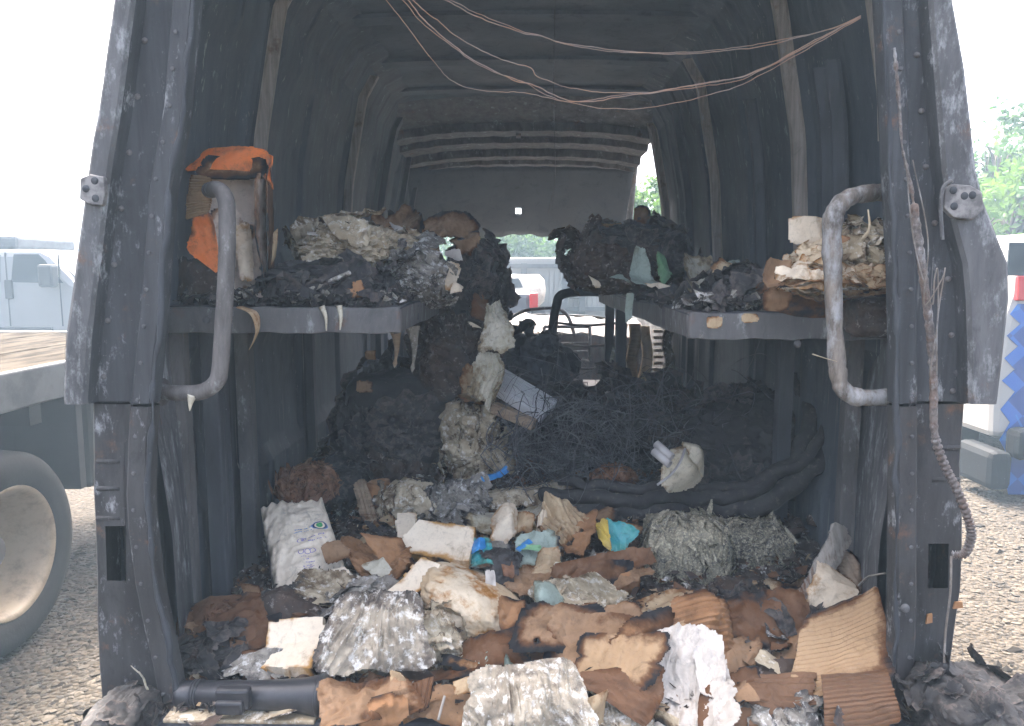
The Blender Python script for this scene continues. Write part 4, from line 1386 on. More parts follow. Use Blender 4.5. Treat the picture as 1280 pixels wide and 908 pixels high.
zL = W(360, 386, 1.79)[2]
xiL = W(500, 390, 1.79)[0]
zR = W(950, 393, 1.75)[2]
xiR = W(861, 390, 1.75)[0]
shelf('left steel shelf with stained end lip, cream ash and an orange carton on it', -1, xiL, -.868, 1.79, 3.95, zL, [(W(312, 600, 2.20)[0], 2.20, 'shelf'), (xiL - .03, 3.2, 'soot'), (-.82, 1.95, 'soot')])
shelf('right steel shelf with bowed end lip under the burnt paper packs', 1, xiR, .868, 1.75, 3.86, zR, [(xiR + .03, 3.2, 'soot'), (xiR + .05, 3.8, 'soot'), (.80, 2.3, 'soot')])
# peeling strips that hang from the left lip
for k, pts in enumerate(([(300, 384, 1.775), (318, 392, 1.77), (322, 410, 1.77), (318, 425, 1.77), (311, 438, 1.77)], [(402, 383, 1.775), (407, 396, 1.772), (408, 414, 1.772)], [(424, 382, 1.775), (426, 398, 1.772), (425, 413, 1.772)])):
    SEED[0] += 1
    pp = smooth_path([W(*p) for p in pts], 20)
    wd = np.interp(np.linspace(0, 1, 20), [0, .25, .6, 1], [.022, .024, .009, .0015]) if k == 0 else np.linspace(.0075, .0015, 20)
    m = MB().tube(pp, wd, 6, .12)
    tag(mesh('melted_strip', np.concatenate(m.v), m.f, M['film_clear' if k else 'paper_tan'], char=np.full(m.n, .18)),
        ['broad grey-tan peel hanging from the left shelf lip', 'short yellowish drip on the left shelf lip below the pale ash', 'thin second drip on the left shelf lip beside the cardboard chip'][k], 'strip')
for k, (px, py, w, h) in enumerate(((893, 403, 9, 7), (937, 398, 9, 6))):
    a = np.array([px, py])
    sheet('label_scrap', ['torn cream label scrap stuck on the right shelf lip, lower', 'small square label scrap stuck on the right shelf lip'][k], 'label',
          [(px - w, py - h, 1.742), (px + w, py - h, 1.742), (px + w, py + h, 1.742), (px - w, py + h, 1.742)], M['paper_tan'], amp=.001, creases=1, tear=.25, burnt=.4, cell=.002, thick=.001)

# ------------------------------------------------------------------ rubbish bed over the van floor
hx, hy = np.linspace(-.86, .86, 330), np.linspace(1.44, 4.4, 430)
Xg, Yg = np.meshgrid(hx, hy, indexing='ij')
Z = heap(Xg, Yg)
q = np.stack([Xg, Yg, Xg * 0], -1).reshape(-1, 3)
Z = Z + (.022 * ridged(q * 9, 31, 5) + .014 * fbm(q * 34, 33, 3) - .016).reshape(Z.shape)
Z = np.maximum(Z, F + .003)
tag(mesh('charred_rubbish_bed', np.stack([Xg, Yg, Z], -1), grid_faces(*Z.shape), M['heap'], char=.25 * fbm(q * 4, 35, 3)), 'bed of black charred rubbish covering the van floor', 'rubbish', kind='stuff')


def flakes(name, label, n, mat, pick, smin, smax, seed):
    r = np.random.default_rng(seed)
    c = pick(r, n)
    n = len(c)
    a = r.standard_normal((n, 3)) * np.array([1, 1, .45])
    a /= np.linalg.norm(a, axis=1)[:, None]
    b = r.standard_normal((n, 3)) * np.array([1, 1, .6])
    b -= a * (a * b).sum(1)[:, None]
    b /= np.linalg.norm(b, axis=1)[:, None]
    nn = np.cross(a, b)
    s = (smin + (smax - smin) * r.uniform(0, 1, (n, 1)) ** 2.2)
    w = s * r.uniform(.25, .8, (n, 1))
    bend = s * r.uniform(-.5, .5, (n, 1))
    j = lambda: s * .25 * r.standard_normal((n, 3))
    V = np.stack([c - a * s - b * w + j(), c - a * s + b * w + j(), c - b * w + nn * bend + j() * .6, c + b * w + nn * bend + j() * .6, c + a * s - b * w * .8 + j(), c + a * s + b * w * .7 + j()], 1)
    Fc = np.array([[0, 2, 3, 1], [2, 4, 5, 3]])[None] + (np.arange(n) * 6)[:, None, None]
    return tag(mesh(name, V.reshape(-1, 3), Fc.reshape(-1, 4), mat, smooth=False, char=np.repeat(r.uniform(-.2, .5, n), 6)), label, 'rubbish', kind='stuff')


def pick_floor(r, n):
    y = 1.44 + 2.4 * r.uniform(0, 1, n) ** 1.5
    x = r.uniform(-.80, .84, n)
    return np.stack([x, y, heap(x, y) + r.uniform(-.01, .028, n)], -1)


flakes('loose_black_flakes', 'black char flakes strewn over the rubbish bed', 8000, M['char_brown'], pick_floor, .003, .020, 1)
flakes('loose_brown_flakes', 'brown scorched paper bits strewn over the rubbish bed', 2200, M['kraft_dark'], pick_floor, .003, .022, 2)
flakes('loose_grey_ash', 'grey ash flakes strewn over the rubbish bed', 4200, M['ash'], pick_floor, .003, .015, 3)
flakes('loose_pale_scraps', 'pale paper scraps strewn over the rubbish bed', 1100, M['paper_tan'], pick_floor, .003, .014, 4)


def pick_shelf(xa, xb, ya, yb, z):
    def f(r, n):
        return np.stack([r.uniform(xa, xb, n), ya + (yb - ya) * r.uniform(0, 1, n) ** 1.3, z + r.uniform(0, .035, n)], -1)
    return f


flakes('loose_char_on_shelf', 'black char crumbs along the left shelf', 1800, M['char'], pick_shelf(-.84, xiL, 1.8, 3.9, zL + .004), .005, .028, 5)
flakes('loose_ash_on_shelf', 'grey ash crumbs along the left shelf', 900, M['ash'], pick_shelf(-.84, xiL, 1.8, 3.6, zL + .008), .004, .022, 6)
flakes('loose_char_on_right_shelf', 'black char crumbs along the right shelf', 1800, M['char'], pick_shelf(xiR, .84, 1.77, 3.8, zR + .004), .005, .028, 7)
flakes('loose_ash_on_right_shelf', 'grey ash crumbs along the right shelf', 900, M['ash'], pick_shelf(xiR, .84, 1.77, 3.6, zR + .008), .004, .022, 8)

# loose scorched scraps that only their place tells apart
r = np.random.default_rng(321)
for k in range(95):
    px, py = r.uniform(235, 1090), 625 + 285 * r.uniform(0, 1) ** .8
    if px < 420 and py < 770:
        px += 200
    s_ = r.uniform(9, 26) * (.6 + .6 * (py - 600) / 300)
    th = r.uniform(0, 6.28)
    e1 = np.array([math.cos(th), .5 * math.sin(th)]) * s_
    e2 = np.array([-math.sin(th), .5 * math.cos(th)]) * s_ * r.uniform(.45, .9)
    cs = [(px + a * e1[0] + b * e2[0], py + a * e1[1] + b * e2[1], float(r.uniform(.015, .075))) for a, b in ((-1, -1), (1, -1), (1, 1), (-1, 1))]
    kind = ['kraft_dark', 'char_brown', 'ash', 'paper_tan', 'char', 'kraft', 'ash_cream', 'film_clear', 'char_brown'][k % 9]
    LM = [(375, 690, 'the white sack'), (470, 700, 'the orange kraft bag'), (545, 680, 'the ivory foam slab'), (600, 765, 'the toasted foam block'), (856, 700, 'the tall mineral wool block'), (940, 720, 'the dark mineral wool blocks'),
          (860, 860, 'the bright white film'), (315, 870, 'the long black case'), (1050, 810, 'the large corrugated sheet'), (720, 800, 'the wide kraft sheets'), (466, 788, 'the pleated ash fan'), (705, 660, 'the fanned paper pack'),
          (720, 745, 'the scorched cloth heap'), (660, 890, 'the larger sill bundle'), (620, 705, 'the teal film'), (460, 880, 'the crumpled kraft ball'), (560, 860, 'the tan rounded chip'), (300, 790, 'the left wall foot'), (770, 668, 'the teal rag')]
    near = min(LM, key=lambda q_: (q_[0] - px) ** 2 + (q_[1] - py) ** 2)[2]
    kn = {'kraft_dark': 'scorched dark brown', 'kraft': 'brown kraft', 'paper_tan': 'toasted tan', 'ash_cream': 'cream ashen', 'film_clear': 'cloudy melted', 'ash': 'grey ashen', 'char': 'charred black', 'char_brown': 'charred brownish black'}[kind]
    lb, gp = ('small ' if s_ < 14 else 'broad ' if s_ > 22 else '') + kn + ' scrap lying loose beside ' + near, 'loose scorched scraps'
    sheet('loose_scrap', lb, 'scrap', cs, M[kind], .012, 6, .14, .45, thick=0, cell=.004, group=gp, curl=.01)
# ------------------------------------------------------------------ things on the left shelf
# orange and white carton standing open towards the rear
CB = empty('open_carton', W(288, 378, 1.93), 'open orange and white carton standing charred on the left shelf', 'carton')
T = lambda *c: [tuple(q) for q in c]
sheet('back_panel', None, None, T((256, 210, 1.97), (330, 210, 1.97), (330, 374, 1.97), (258, 376, 1.97)), M['carton_white'], .004, 3, .02, .1, parent=CB, hole=.3, seed=901)
sheet('back_liner', None, None, T((256, 208, 2.0), (332, 206, 2.0), (332, 374, 2.0), (258, 376, 2.0)), M['soot_black'], .003, 2, .02, .0, parent=CB)
sheet('side_panel', None, None, T((318, 222, 1.88), (334, 214, 1.98), (332, 366, 1.98), (330, 374, 1.88)), M['carton_white'], .004, 3, .03, .3, parent=CB, thick=.004)
sheet('side_edge', None, None, T((333, 212, 1.89), (343, 206, 2.05), (342, 350, 2.08), (334, 372, 1.89)), M['kraft_dark'], .004, 3, .05, .35, parent=CB, thick=.004)
sheet('top_flap', None, None, T((258, 184, 1.96), (332, 188, 1.96), (342, 214, 1.93), (230, 212, 1.93)), M['orange'], .006, 4, .06, .2, parent=CB, thick=.004, edgew=.3, seed=911)
sheet('top_lining', None, None, T((262, 196, 1.935), (328, 197, 1.935), (336, 224, 1.92), (246, 222, 1.92)), M['kraft'], .006, 5, .1, .4, parent=CB, thick=.004, hole=.15)
sheet('right_flap', None, None, T((326, 190, 2.02), (340, 196, 1.93), (343, 240, 1.91), (333, 226, 1.90)), M['orange'], .004, 3, .06, .35, parent=CB, thick=.003)
sheet('corrugated_flap', None, None, T((236, 218, 1.91), (268, 222, 1.89), (262, 268, 1.88), (234, 276, 1.90)), M['corrugated'], .004, 2, .05, .18, corr=(16, .0014, 1), parent=CB, thick=.003, cell=.0035)
sheet('front_flap', None, None, T((242, 268, 1.90), (262, 262, 1.89), (278, 346, 1.875), (234, 314, 1.89)), M['orange'], .004, 2, .04, .22, parent=CB, thick=.003)
sheet('inner_divider', None, None, T((262, 262, 1.93), (302, 260, 1.95), (306, 322, 1.94), (278, 326, 1.93)), M['carton_white'], .006, 5, .07, .25, parent=CB)
sheet('torn_insert', None, None, T((292, 288, 1.93), (314, 282, 1.95), (318, 350, 1.95), (300, 352, 1.92)), M['paper'], .010, 6, .14, .2, parent=CB)
sheet('base_panel', None, None, T((286, 352, 2.05), (330, 350, 2.05), (332, 374, 1.88), (284, 374, 1.88)), M['carton_white'], .006, 5, .08, .35, parent=CB)
sheet('burnt_front', None, None, T((224, 318, 1.91), (278, 342, 1.89), (282, 378, 1.86), (214, 376, 1.88)), M['char_brown'], .01, 5, .12, .5, parent=CB)
sheet('curled_leaf', 'thin toasted paper leaf curling beside the open carton', 'paper', T((341, 292, 1.97), (348, 286, 1.98), (346, 318, 1.96), (338, 332, 1.95)), M['paper_tan'], .008, 3, .1, .2)

lump('charred_stack', 'black layered stack of charred leaflets next to the open carton', 'paper stack', (408, 358, 2.02), 66, 24, M['char'], dr=.15, q=3.2, amp=.22, fold=.10, fdir=(.3, .3, 2.2), freq=3.5, shards=(34, .60, 1., .02))
lump('charred_stack', 'low black crust in front of the leaflet stack on the left shelf', 'crust', (372, 372, 1.93), 34, 14, M['char'], dr=.10, amp=.35, fold=.14, fdir=(.3, .3, 2.), shards=(34, .60, 1., .02))
LEAF = ['top', 'second', 'third', 'fourth', 'fifth', 'lowest']
for k in range(6):
    sheet('charred_leaflet', LEAF[5 - k] + ' black leaflet fanned out on the charred stack', 'leaflet', T((352 + 8 * k, 344 - 2 * k, 2.05), (436 + 7 * k, 330 + 3 * k, 2.08), (446 + 5 * k, 346 + 3 * k, 1.93), (350 + 6 * k, 360 - k, 1.92)), M['char'], .014, 5, .16, .3, group='leaflets of the charred stack')
strip_tube('ash_stick', 'ash grey stick lying slanted on the left shelf', 'stick', [(352, 376, 1.85), (378, 368, 1.84), (402, 357, 1.85), (422, 348, 1.86), (437, 340, 1.88)], .009, M['ash'], wob=.004, flat=.7)
sheet('cardboard_chip', 'small toasted cardboard chip on the left shelf front edge', 'cardboard', T((432, 352, 1.86), (452, 349, 1.87), (460, 370, 1.85), (438, 376, 1.84)), M['kraft_orange'], .006, 3, .08, .3)
lump('ash_mound', 'cream flaky ash mound on the left shelf', 'ash', (446, 318, 2.22), 66, 34, M['ash_cream'], dr=.17, amp=.22, freq=3.2, fold=.07, fdir=(1.5, .6, .6), sub=6, fine=.5, char=.05, shards=(34, .62, 1., .02))
lump('ash_mound', 'grey cracked ash slope between the cream ash and the white plastic', 'ash', (508, 345, 2.25), 44, 32, M['ash'], dr=.16, amp=.25, freq=3.6, fold=.12, fdir=(1.5, .4, .7), sub=6, tip=-.3, char=.2, shards=(34, .62, 1., .02))
sheet('plastic_strip', 'pale blue white plastic strip lying over the ash mound', 'plastic', T((383, 289, 2.12), (432, 287, 2.14), (430, 293, 2.10), (384, 294, 2.08)), M['plastic_white'], .003, 2, .04, .1)
sheet('brown_paper', 'brown paper folds rising at the far end of the left shelf', 'paper', T((462, 262, 2.55), (516, 258, 2.6), (522, 296, 2.45), (466, 304, 2.42)), M['kraft'], .03, 7, .1, .32, seed=811)
sheet('brown_paper', 'darker brown paper crumple behind the white plastic on the left shelf', 'paper', T((486, 268, 2.62), (520, 262, 2.65), (530, 300, 2.55), (492, 304, 2.52)), M['kraft_dark'], .03, 7, .1, .4)
sheet('brown_paper', 'brown paper pointing up to a tip over the windscreen gap', 'paper', T((525, 284, 2.6), (598, 266, 2.7), (588, 296, 2.6), (530, 314, 2.45)), M['kraft'], .022, 6, .12, .35, seed=815)
sheet('brown_paper', 'rounded brown paper scrap under the pointed one on the left shelf', 'paper', T((527, 292, 2.40), (548, 290, 2.42), (548, 318, 2.36), (528, 316, 2.36)), M['paper_tan'], .014, 4, .12, .35)
sheet('brown_paper', 'scorched tan paper edge beside the green view at the shelf end', 'paper', T((560, 298, 2.6), (598, 292, 2.65), (596, 312, 2.55), (566, 318, 2.5)), M['kraft'], .016, 5, .12, .4)
sheet('white_plastic_sheet', 'white folded plastic sheet between ash and brown paper on the left shelf', 'plastic', T((478, 288, 2.32), (502, 290, 2.4), (534, 312, 2.35), (514, 320, 2.2)), M['plastic_white'], .014, 5, .05, .12, ripple=.004)
sheet('white_plastic_sheet', 'light blue plastic scrap hanging below the white sheet', 'plastic', T((522, 306, 2.28), (534, 308, 2.30), (530, 336, 2.2), (518, 326, 2.2)), M['plastic_white'], .010, 4, .1, .15)
sheet('white_plastic_sheet', 'lavender white plastic sliver by the torn white carton', 'plastic', T((556, 312, 2.42), (574, 314, 2.44), (579, 328, 2.4), (560, 322, 2.38)), M['plastic_white'], .006, 3, .08, .2)
sheet('torn_carton', 'torn white carton piece standing at the left shelf end', 'carton', T((540, 322, 2.28), (578, 326, 2.32), (566, 366, 2.24), (531, 358, 2.22)), M['paper'], .010, 5, .10, .16, seed=731)
sheet('torn_carton', 'small white carton flap below the torn carton', 'carton', T((562, 354, 2.25), (580, 358, 2.27), (576, 366, 2.24), (564, 366, 2.23)), M['paper'], .006, 3, .1, .2)
lump('ash_lump', 'grey ash lump on the far part of the left shelf', 'ash', (528, 370, 2.35), 34, 16, M['ash'], dr=.12, amp=.3, fold=.15, fdir=(2, .4, .5), char=.2, shards=(34, .62, 1., .02))
lump('charred_bundle', 'black charred bundle slumping off the left shelf end', 'bundle', (592, 352, 2.75), 34, 42, M['char'], dr=.20, amp=.35, freq=3, fold=.12, sub=6, shards=(34, .60, 1., .02))
lump('charred_bundle', 'black charred tongue jutting beside the windscreen gap', 'bundle', (612, 368, 2.85), 18, 34, M['char'], dr=.12, amp=.35, freq=3, rot=(0, -.5, 0), shards=(34, .60, 1., .02))
strip_tube('charred_stick', 'charred stick poking towards the windscreen gap', 'stick', [(596, 352, 2.7), (612, 338, 2.68), (624, 326, 2.66)], .016, M['char'], wob=.006, flat=.6)
strip_tube('charred_stick', 'charred stick leaning down from the shelf end bundle', 'stick', [(606, 352, 2.7), (618, 372, 2.66), (631, 392, 2.62)], .016, M['char'], wob=.006, flat=.6)
lump('charred_bundle', 'dark brown charred clump hanging under the left shelf end', 'bundle', (570, 432, 2.8), 42, 52, M['char_brown'], dr=.22, amp=.4, freq=3, fold=.14, sub=6, shards=(34, .60, 1., .02))
sheet('scorched_card', 'reddish scorched card in the slumped bundle', 'card', T((586, 372, 2.55), (612, 368, 2.58), (608, 408, 2.5), (592, 402, 2.5)), M['kraft_dark'], .016, 4, .12, .3)
sheet('plastic_wrap', 'cloudy tan plastic wrap draped off the left shelf end', 'plastic wrap', T((604, 392, 2.5), (626, 380, 2.55), (646, 436, 2.45), (600, 432, 2.42)), M['film_clear'], .03, 8, .12, .25, ripple=.006, seed=761)
sheet('plastic_wrap', 'white torn triangle in the slumped bundle', 'plastic wrap', T((583, 402, 2.47), (594, 408, 2.47), (604, 408, 2.47), (586, 410, 2.46)), M['paper'], .01, 3, .15, .1)
sheet('plastic_wrap', 'striped tan wrap hanging lower under the left shelf end', 'plastic wrap', T((592, 446, 2.45), (628, 450, 2.5), (618, 520, 2.42), (588, 492, 2.40)), M['film_clear'], .025, 6, .1, .25, corr=(14, .003, 0), seed=765)
sheet('plastic_wrap', 'toasted wrap fold behind the striped one', 'plastic wrap', T((574, 470, 2.52), (604, 460, 2.52), (606, 516, 2.45), (570, 498, 2.47)), M['paper_tan'], .025, 6, .12, .4)
lump('ash_column', 'mottled brown ash column under the hanging wrap', 'ash', (590, 560, 2.62), 30, 58, M['ash_cream'], dr=.12, amp=.3, freq=3.4, fold=.26, fdir=(1.5, .6, .45), sub=6, char=.42, shards=(34, .62, 1., .02))
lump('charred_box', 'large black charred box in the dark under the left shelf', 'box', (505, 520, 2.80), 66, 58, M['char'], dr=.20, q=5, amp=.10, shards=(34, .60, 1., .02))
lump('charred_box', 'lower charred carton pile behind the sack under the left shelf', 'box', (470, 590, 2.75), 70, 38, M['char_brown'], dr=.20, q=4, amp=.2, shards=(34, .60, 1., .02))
for k, (px, py, w, h, lb) in enumerate(((463, 444, 7, 6, 'square cardboard scrap stuck to the wall below the left shelf'), (456, 484, 10, 7, 'L shaped cardboard scrap lying on the black box'))):
    sheet('cardboard_scrap', lb, 'cardboard', T((px - w, py - h, 2.6), (px + w, py - h, 2.6), (px + w, py + h, 2.6), (px - w, py + h, 2.6)), M['kraft'], .006, 2, .12, .25, hole=.2 if k else 0)
for k, (px, py, ln, lb) in enumerate(((494, 408, 52, 'long rusty peel hanging under the left shelf'), (516, 408, 58, 'grey peel with a drop end hanging under the left shelf'))):
    pp = smooth_path([W(px, py, 2.3), W(px + 2, py + ln * .5, 2.3), W(px - 1, py + ln, 2.3)], 20)
    m = MB().tube(pp, np.interp(np.linspace(0, 1, 20), [0, .3, .8, .9, 1], [.022, .012, .004, .008, .001]), 6, .2)
    tag(mesh('hanging_peel', np.concatenate(m.v), m.f, M['wood'] if k == 0 else M['ash'], char=np.zeros(m.n)), lb, 'strip')

# ------------------------------------------------------------------ things on the right shelf
lump('charred_block', 'big rough black charred block at the far end of the right shelf', 'block', (778, 328, 2.85), 62, 36, M['char_brown'], dr=.20, q=3, amp=.22, freq=3.4, fold=.08, sub=6, char=.2, shards=(34, .60, 1., .02))
lump('charred_block', 'flat charred slab across the top of the black block', 'block', (790, 298, 2.8), 48, 15, M['char'], dr=.18, q=3, amp=.3, fold=.1, shards=(34, .60, 1., .02))
sheet('scorched_card', 'tan scorched card lying on top of the black block', 'card', T((752, 284, 2.85), (800, 276, 2.95), (816, 286, 2.8), (758, 294, 2.7)), M['kraft'], .018, 5, .12, .35)
sheet('scorched_card', 'blackened card standing up before the side window', 'card', T((794, 258, 2.8), (813, 252, 2.8), (812, 288, 2.75), (792, 284, 2.75)), M['kraft_dark'], .02, 5, .16, .55)
lump('charred_block', 'small dark lump right of the black block', 'block', (838, 318, 2.7), 24, 26, M['char'], dr=.12, amp=.3, shards=(34, .60, 1., .02))
sheet('white_scrap', 'white scrap caught below the black block', 'scrap', T((737, 344, 2.62), (744, 350, 2.62), (752, 358, 2.6), (740, 360, 2.6)), M['paper'], .006, 3, .2, .1)
sheet('green_plastic', 'pale green pointed plastic leaf on the right shelf', 'plastic', T((792, 314, 2.5), (804, 318, 2.5), (828, 362, 2.4), (788, 360, 2.38)), M['green_grey'], .014, 4, .06, .16)
sheet('green_plastic', 'bright green plastic roll standing on the right shelf', 'plastic', T((820, 322, 2.52), (832, 318, 2.52), (842, 352, 2.45), (826, 352, 2.45)), M['green'], .016, 2, .08, .14)
sheet('green_plastic', 'curved green-grey strip in front of the black block', 'plastic', T((762, 342, 2.5), (778, 343, 2.5), (790, 358, 2.45), (780, 356, 2.45)), M['green_grey'], .01, 3, .08, .2)
sheet('green_plastic', 'green strip hanging over the inner lip of the right shelf', 'plastic', T((782, 368, 2.42), (793, 368, 2.42), (790, 400, 2.4), (781, 404, 2.4)), M['green_grey'], .01, 3, .08, .2)
sheet('white_plastic_sliver', 'long white sliver across the green plastic', 'plastic', T((806, 356, 2.36), (814, 350, 2.38), (848, 366, 2.3), (842, 370, 2.28)), M['paper'], .008, 3, .08, .2)
sheet('folded_paper', 'grey paper folded like a tent on the right shelf', 'paper', T((856, 336, 2.3), (894, 320, 2.34), (900, 374, 2.15), (862, 372, 2.12)), M['film_clear'], .03, 6, .08, .3, seed=871)
sheet('folded_paper', 'tan paper arch beside the grey tent on the right shelf', 'paper', T((878, 336, 2.1), (914, 336, 2.14), (926, 356, 2.08), (882, 368, 2.05)), M['paper_tan'], .024, 5, .08, .3)
sheet('folded_paper', 'pale greenish paper tuft on the coal lump', 'paper', T((898, 318, 2.2), (922, 322, 2.2), (924, 336, 2.16), (904, 338, 2.14)), M['green_grey'], .014, 5, .15, .3)
lump('coal_lump', 'black coal-like lump before the paper packs on the right shelf', 'lump', (922, 362, 2.0), 40, 26, M['char'], dr=.12, amp=.4, freq=4, sub=6, shards=(34, .60, 1., .02))
lump('coal_lump', 'loose black crust in front of the folded paper', 'lump', (880, 380, 1.9), 30, 10, M['char'], dr=.08, amp=.4, freq=4, shards=(34, .60, 1., .02))
PK2 = [('burnt_parcel', 'blackened parcel end sagging over the shelf lip behind the flaky handle', (1088, 396, 1.72), 30, 24, 'char_brown', .06, 4, .12, .1),
       ('burnt_parcel', 'thick parcel with blackened side at the right shelf edge', (1032, 374, 1.84), 84, 24, 'kraft_dark', .10, 6, .06, .5),
       ('paper_pack', 'cream paper pack crushed on top of the parcel', (1018, 352, 1.74), 40, 14, 'paper', .10, 3.5, .18, .22),
       ('paper_pack', 'toasted paper pack behind the flaky handle', (1082, 350, 1.74), 34, 13, 'paper_tan', .10, 3.5, .18, .3),
       ('paper_pack', 'round cream paper wad with ribbed folds near the flaky handle', (1016, 324, 1.78), 22, 18, 'foam_toasted', .07, 2.2, .2, .1),
       ('paper_pack', 'grey wrapped bundle with frayed end above the toasted pack', (1080, 315, 1.78), 33, 28, 'ash_cream', .10, 2.6, .25, .12)]
for nm, lb, c, hw, hh, m, dr, qq, am, chh in PK2:
    lump(nm, lb, 'parcel' if nm == 'burnt_parcel' else 'paper', c, hw, hh, M[m], dr=dr, q=qq, amp=am, freq=3, fold=.05 if nm != 'burnt_parcel' else 0., fdir=(.4, .4, 2), sub=6, char=chh, shards=None if nm == 'burnt_parcel' else (70, .5, 1., .03))
sheet('white_card', 'clean white card sticking up from the parcel stack', 'card', T((987, 270, 1.80), (1030, 273, 1.80), (1030, 306, 1.78), (987, 304, 1.78)), M['paper'], .006, 3, .06, .18)
sheet('brown_flap', 'brown kraft flap folded over the parcel corner', 'flap', T((956, 326, 1.72), (985, 330, 1.74), (1000, 356, 1.66), (958, 360, 1.66)), M['kraft'], .012, 4, .06, .2)
sheet('brown_flap', 'brown kraft end face of the big parcel', 'flap', T((952, 362, 1.73), (990, 356, 1.73), (988, 390, 1.73), (953, 388, 1.73)), M['kraft'], .006, 3, .08, .45)
for k in range(5):
    sheet('paper_layer', ['topmost cream', 'second toasted', 'middle cream', 'fourth grey', 'lowest toasted'][k] + ' crushed paper layer squeezed between parcel and packs', 'paper', T((975 + 6 * k, 340 + 5 * k, 1.66), (1108 - 4 * k, 338 + 5 * k, 1.70), (1106, 352 + 5 * k, 1.64), (972 + 4 * k, 354 + 5 * k, 1.60)), M[['paper', 'paper_tan', 'paper', 'ash_cream', 'paper_tan'][k]], .014, 8, .10, .3, ripple=.005, group='crushed paper layers')
sheet('orange_shred', 'orange brown shred caught by the grey bundle', 'shred', T((1050, 296, 1.70), (1066, 292, 1.70), (1062, 304, 1.69), (1050, 305, 1.69)), M['kraft_orange'], .008, 3, .2, .3)

# ------------------------------------------------------------------ aluminium part, timber, reel, pipes, hose and wires on the floor
AF = empty('finned_aluminium_bar', W(650, 520, 2.62), 'bright finned aluminium bar lying tilted on the rubbish', 'aluminium bar')
A0, A1 = W(618, 475, 2.62), W(686, 516, 2.55)
ax = (A1 - A0) / np.linalg.norm(A1 - A0)
up = np.array([.35, -.55, .76])
up = up - ax * up.dot(ax)
up /= np.linalg.norm(up)
sd_ = np.cross(ax, up)
m = MB()
w2, t2 = .052, .016
c8 = [A0 + sd_ * a * w2 + up * b * t2 for a, b in ((-1, -1), (1, -1), (1, 1), (-1, 1))]
m.prism(c8, A1 - A0)
m.build('core', M['alu'], AF)
for k in range(8):
    o_ = sd_ * (-w2 + w2 * 2 * (k + .5) / 8)
    b0 = A0 + o_ + up * t2
    MB().prism([b0 - sd_ * .0025, b0 + sd_ * .0025, b0 + sd_ * .0025 + up * .012, b0 - sd_ * .0025 + up * .012], A1 - A0).build('fin', M['alu'], AF)
WB = MB().box((-.08, -.03, 0), (.08, .03, .035), bev=.003)
wv = np.concatenate(WB.v)
R3 = np.array(Matrix.Rotation(.35, 3, 'Y') @ Matrix.Rotation(-.3, 3, 'Z'))
tag(mesh('timber_offcut', wv @ R3.T + W(640, 526, 2.52), WB.f, M['wood'], smooth=False, char=np.zeros(len(wv))), 'short timber offcut under the finned aluminium bar', 'timber')
sheet('foil_scrap', 'crinkled bright foil scrap in front of the seat base', 'foil', T((698, 508, 3.2), (712, 500, 3.2), (730, 508, 3.15), (700, 518, 3.1)), M['plastic_white'], .02, 6, .2, .05)
lump('charred_hump', 'low black hump of burnt upholstery in front of the seat base', 'burnt upholstery', (760, 545, 3.0), 110, 46, M['char'], dr=.35, amp=.25, sub=6, shards=(34, .60, 1., .02))
lump('charred_hump', 'black slumped cover between aluminium bar and seat', 'burnt upholstery', (665, 462, 3.2), 40, 40, M['soot_black'], dr=.2, amp=.25, shards=(40, .5, 1., .02))
sheet('scorched_board', 'grey scorched board leaning across below the seat', 'board', T((735, 488, 3.3), (802, 486, 3.3), (790, 500, 3.15), (738, 512, 3.1)), M['shelf'], .008, 3, .06, .2)
strip_tube('pale_rod', 'pale thin rod leaning beside the seat frame', 'rod', [(768, 435, 3.6), (762, 460, 3.55), (755, 484, 3.5)], .010, M['ash'], 10)
# wire tangle
r = np.random.default_rng(77)
wm = MB()
for k in range(430):
    c = W(r.normal(700, 46), r.normal(575, 26), r.uniform(2.35, 2.75))
    if k % 3 == 0:
        c = W(r.normal(810, 75), r.normal(545, 34), r.uniform(2.45, 2.85))
    R1, R2 = r.uniform(.05, .30), r.uniform(.04, .18)
    a0, sp_ = r.uniform(0, 6.28), r.uniform(1.6, 5.2)
    e1 = r.standard_normal(3) * np.array([1, .5, .7])
    e1 /= np.linalg.norm(e1)
    e2 = r.standard_normal(3) * np.array([.7, .5, 1])
    e2 -= e1 * e1.dot(e2)
    e2 /= np.linalg.norm(e2)
    tt = a0 + np.linspace(0, sp_, 18)
    p = c + np.cos(tt)[:, None] * e1 * R1 + np.sin(tt)[:, None] * e2 * R2 + .02 * np.stack([vn(np.stack([tt * 2, tt * 0 + k, tt * 0], -1), q_) for q_ in (1, 2, 3)], -1)
    p[:, 2] = np.maximum(p[:, 2], heap(p[:, 0], p[:, 1]) + .004)
    wm.tube(p, r.choice([.0006, .0008, .0011, .0019]), 4)
tag(wm.build('wire_tangle', M['wire_grey'], smooth=True), 'tangled bird nest of thin burnt grey wires on the rubbish', 'wires', kind='stuff')
